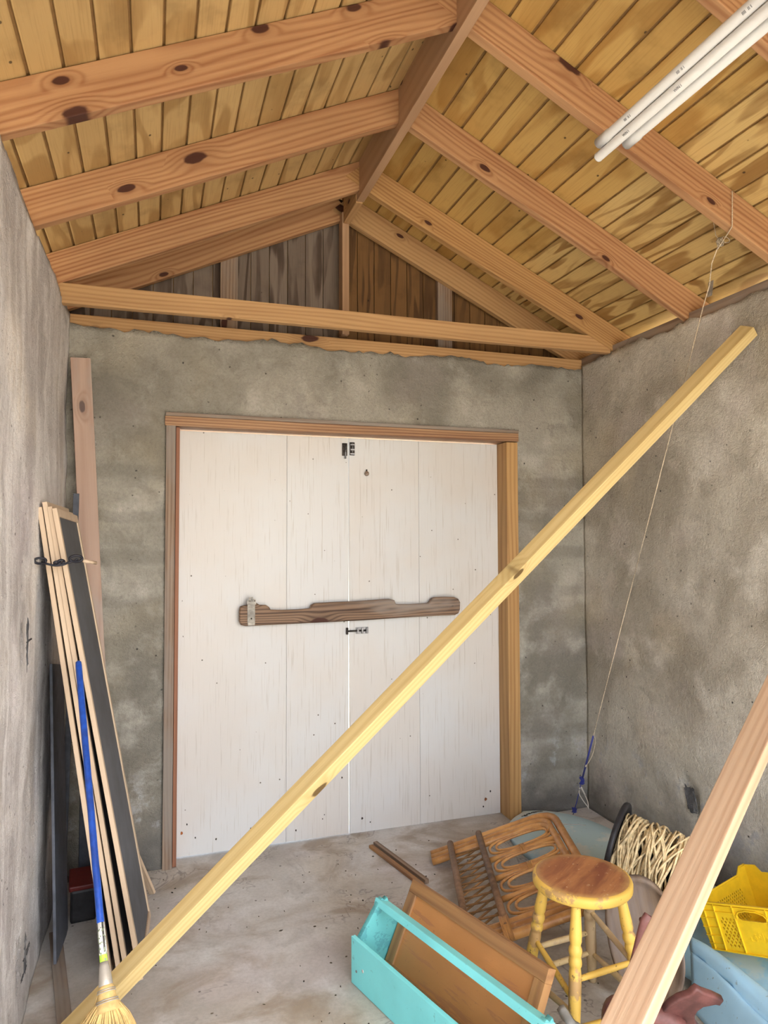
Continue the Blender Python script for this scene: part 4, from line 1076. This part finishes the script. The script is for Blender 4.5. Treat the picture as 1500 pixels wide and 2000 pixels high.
sh2 = board('blue_offcut', (2.16, -1.36, .0), (2.235, -1.00, .0), .012, .19, (1, .2, 0), MT['shell'], zlo=-.19 if False else 0)
sh2['label'] = 'blue plastic offcut standing against the right wall behind the pale board'; sh2['category'] = 'offcut'

# ---------------------------------------------------------------- maroon metal piece
mr = empty('chair_frame', (1.3, -1.9, 0), 'broken maroon metal frame with curved hook, behind the pale slanting board', 'metal frame')
hk = [(1355, 1925), (1368, 1934), (1390, 1944), (1408, 1955), (1405, 1963), (1398, 1961), (1388, 1964), (1374, 1968), (1364, 1980), (1360, 1996), (1366, 2018), (1378, 2034), (1340, 2046), (1312, 2036), (1299, 2012), (1300, 1992), (1310, 1968), (1326, 1950), (1346, 1940), (1350, 1932)]
hc = Vector((1.338, -1.962, .250)); hX = Vector((.949, -.315, 0)); hY = Vector((-.12, -.40, .91)).normalized()
hm = frame(hc, hc+hX, hY); s_ = 1.95/1357.6
poly2d('hook', [((x-1355)*s_, (1965-y)*s_*1.06) for x, y in hk], [], .022, MT['maroon'], mr, hm, bev=.005)
tube('curved_tube', smoothpts([(1.165, -1.845, .150), (1.170, -1.848, .192), (1.20, -1.868, .200), (1.24, -1.895, .195), (1.281, -1.921, .187), (1.308, -1.95, .161)], 6), [.018]+[.036]*28+[.034]*2, MT['maroon'], mr, 14)
tube('strap_bar', smoothpts([(1.275, -1.862, .432), (1.268, -1.862, .425), (1.236, -1.848, .290), (1.212, -1.838, .200)], 5), .026, MT['maroon'], mr, 10, flat=.5)
tube('stub', smoothpts([(1.308, -1.95, .161), (1.315, -1.955, .08), (1.315, -1.955, .0)], 4), .020, MT['maroon'], mr, 10)

# grey sheet at the bottom
def gs(u, v):
    A = Vector((1.005, -1.800, .0)); p = A+Vector((.14*u, -.05*u-.17*v, 0)); p.z = .172 - .165*v*v + .03*math.sin(u*5+1)*(1-v) + .02*noise.noise(Vector((u*5, v*5, 0))) - .10*u*u
    return p
o = sheetgrid('plastic_sheet', gs, 18, 14, .003, MT['sheet'], None)
tag(o, 'crumpled grey plastic sheet at the foot of the stool beside the carrier', 'plastic sheet')

# floor debris: leaf bits, paint flakes
random.seed(21); V, F = [], []
for i in range(230):
    x = random.uniform(-.3, 2.0); y = random.uniform(-1.9, -.12)
    rel = Vector((x, y, 0))-TO
    if x > 1.55 or (-.03 < rel.dot(Tn) < .3 and -.05 < rel.dot(Td) < .9): continue
    s = random.uniform(.0015, .006)*(1.6 if random.random() < .08 else 1); a = random.random()*3.14; b = len(V); h = .0015
    ca, sa = math.cos(a)*s, math.sin(a)*s; k_ = random.uniform(.25, .7)
    pts = [(x+ca, y+sa), (x-sa*k_, y+ca*k_), (x-ca, y-sa), (x+sa*k_, y-ca*k_)]
    V += [(p[0], p[1], .0003) for p in pts]+[(p[0], p[1], h+random.random()*.002) for p in pts]
    F += [(b+3, b+2, b+1, b), (b+4, b+5, b+6, b+7)]+[(b+q, b+(q+1) % 4, b+4+(q+1) % 4, b+4+q) for q in range(4)]
tag(from_data('floor_debris', V, F, MT['chips']), 'tiny leaf bits and flakes scattered over the concrete floor', 'debris', kind='stuff')
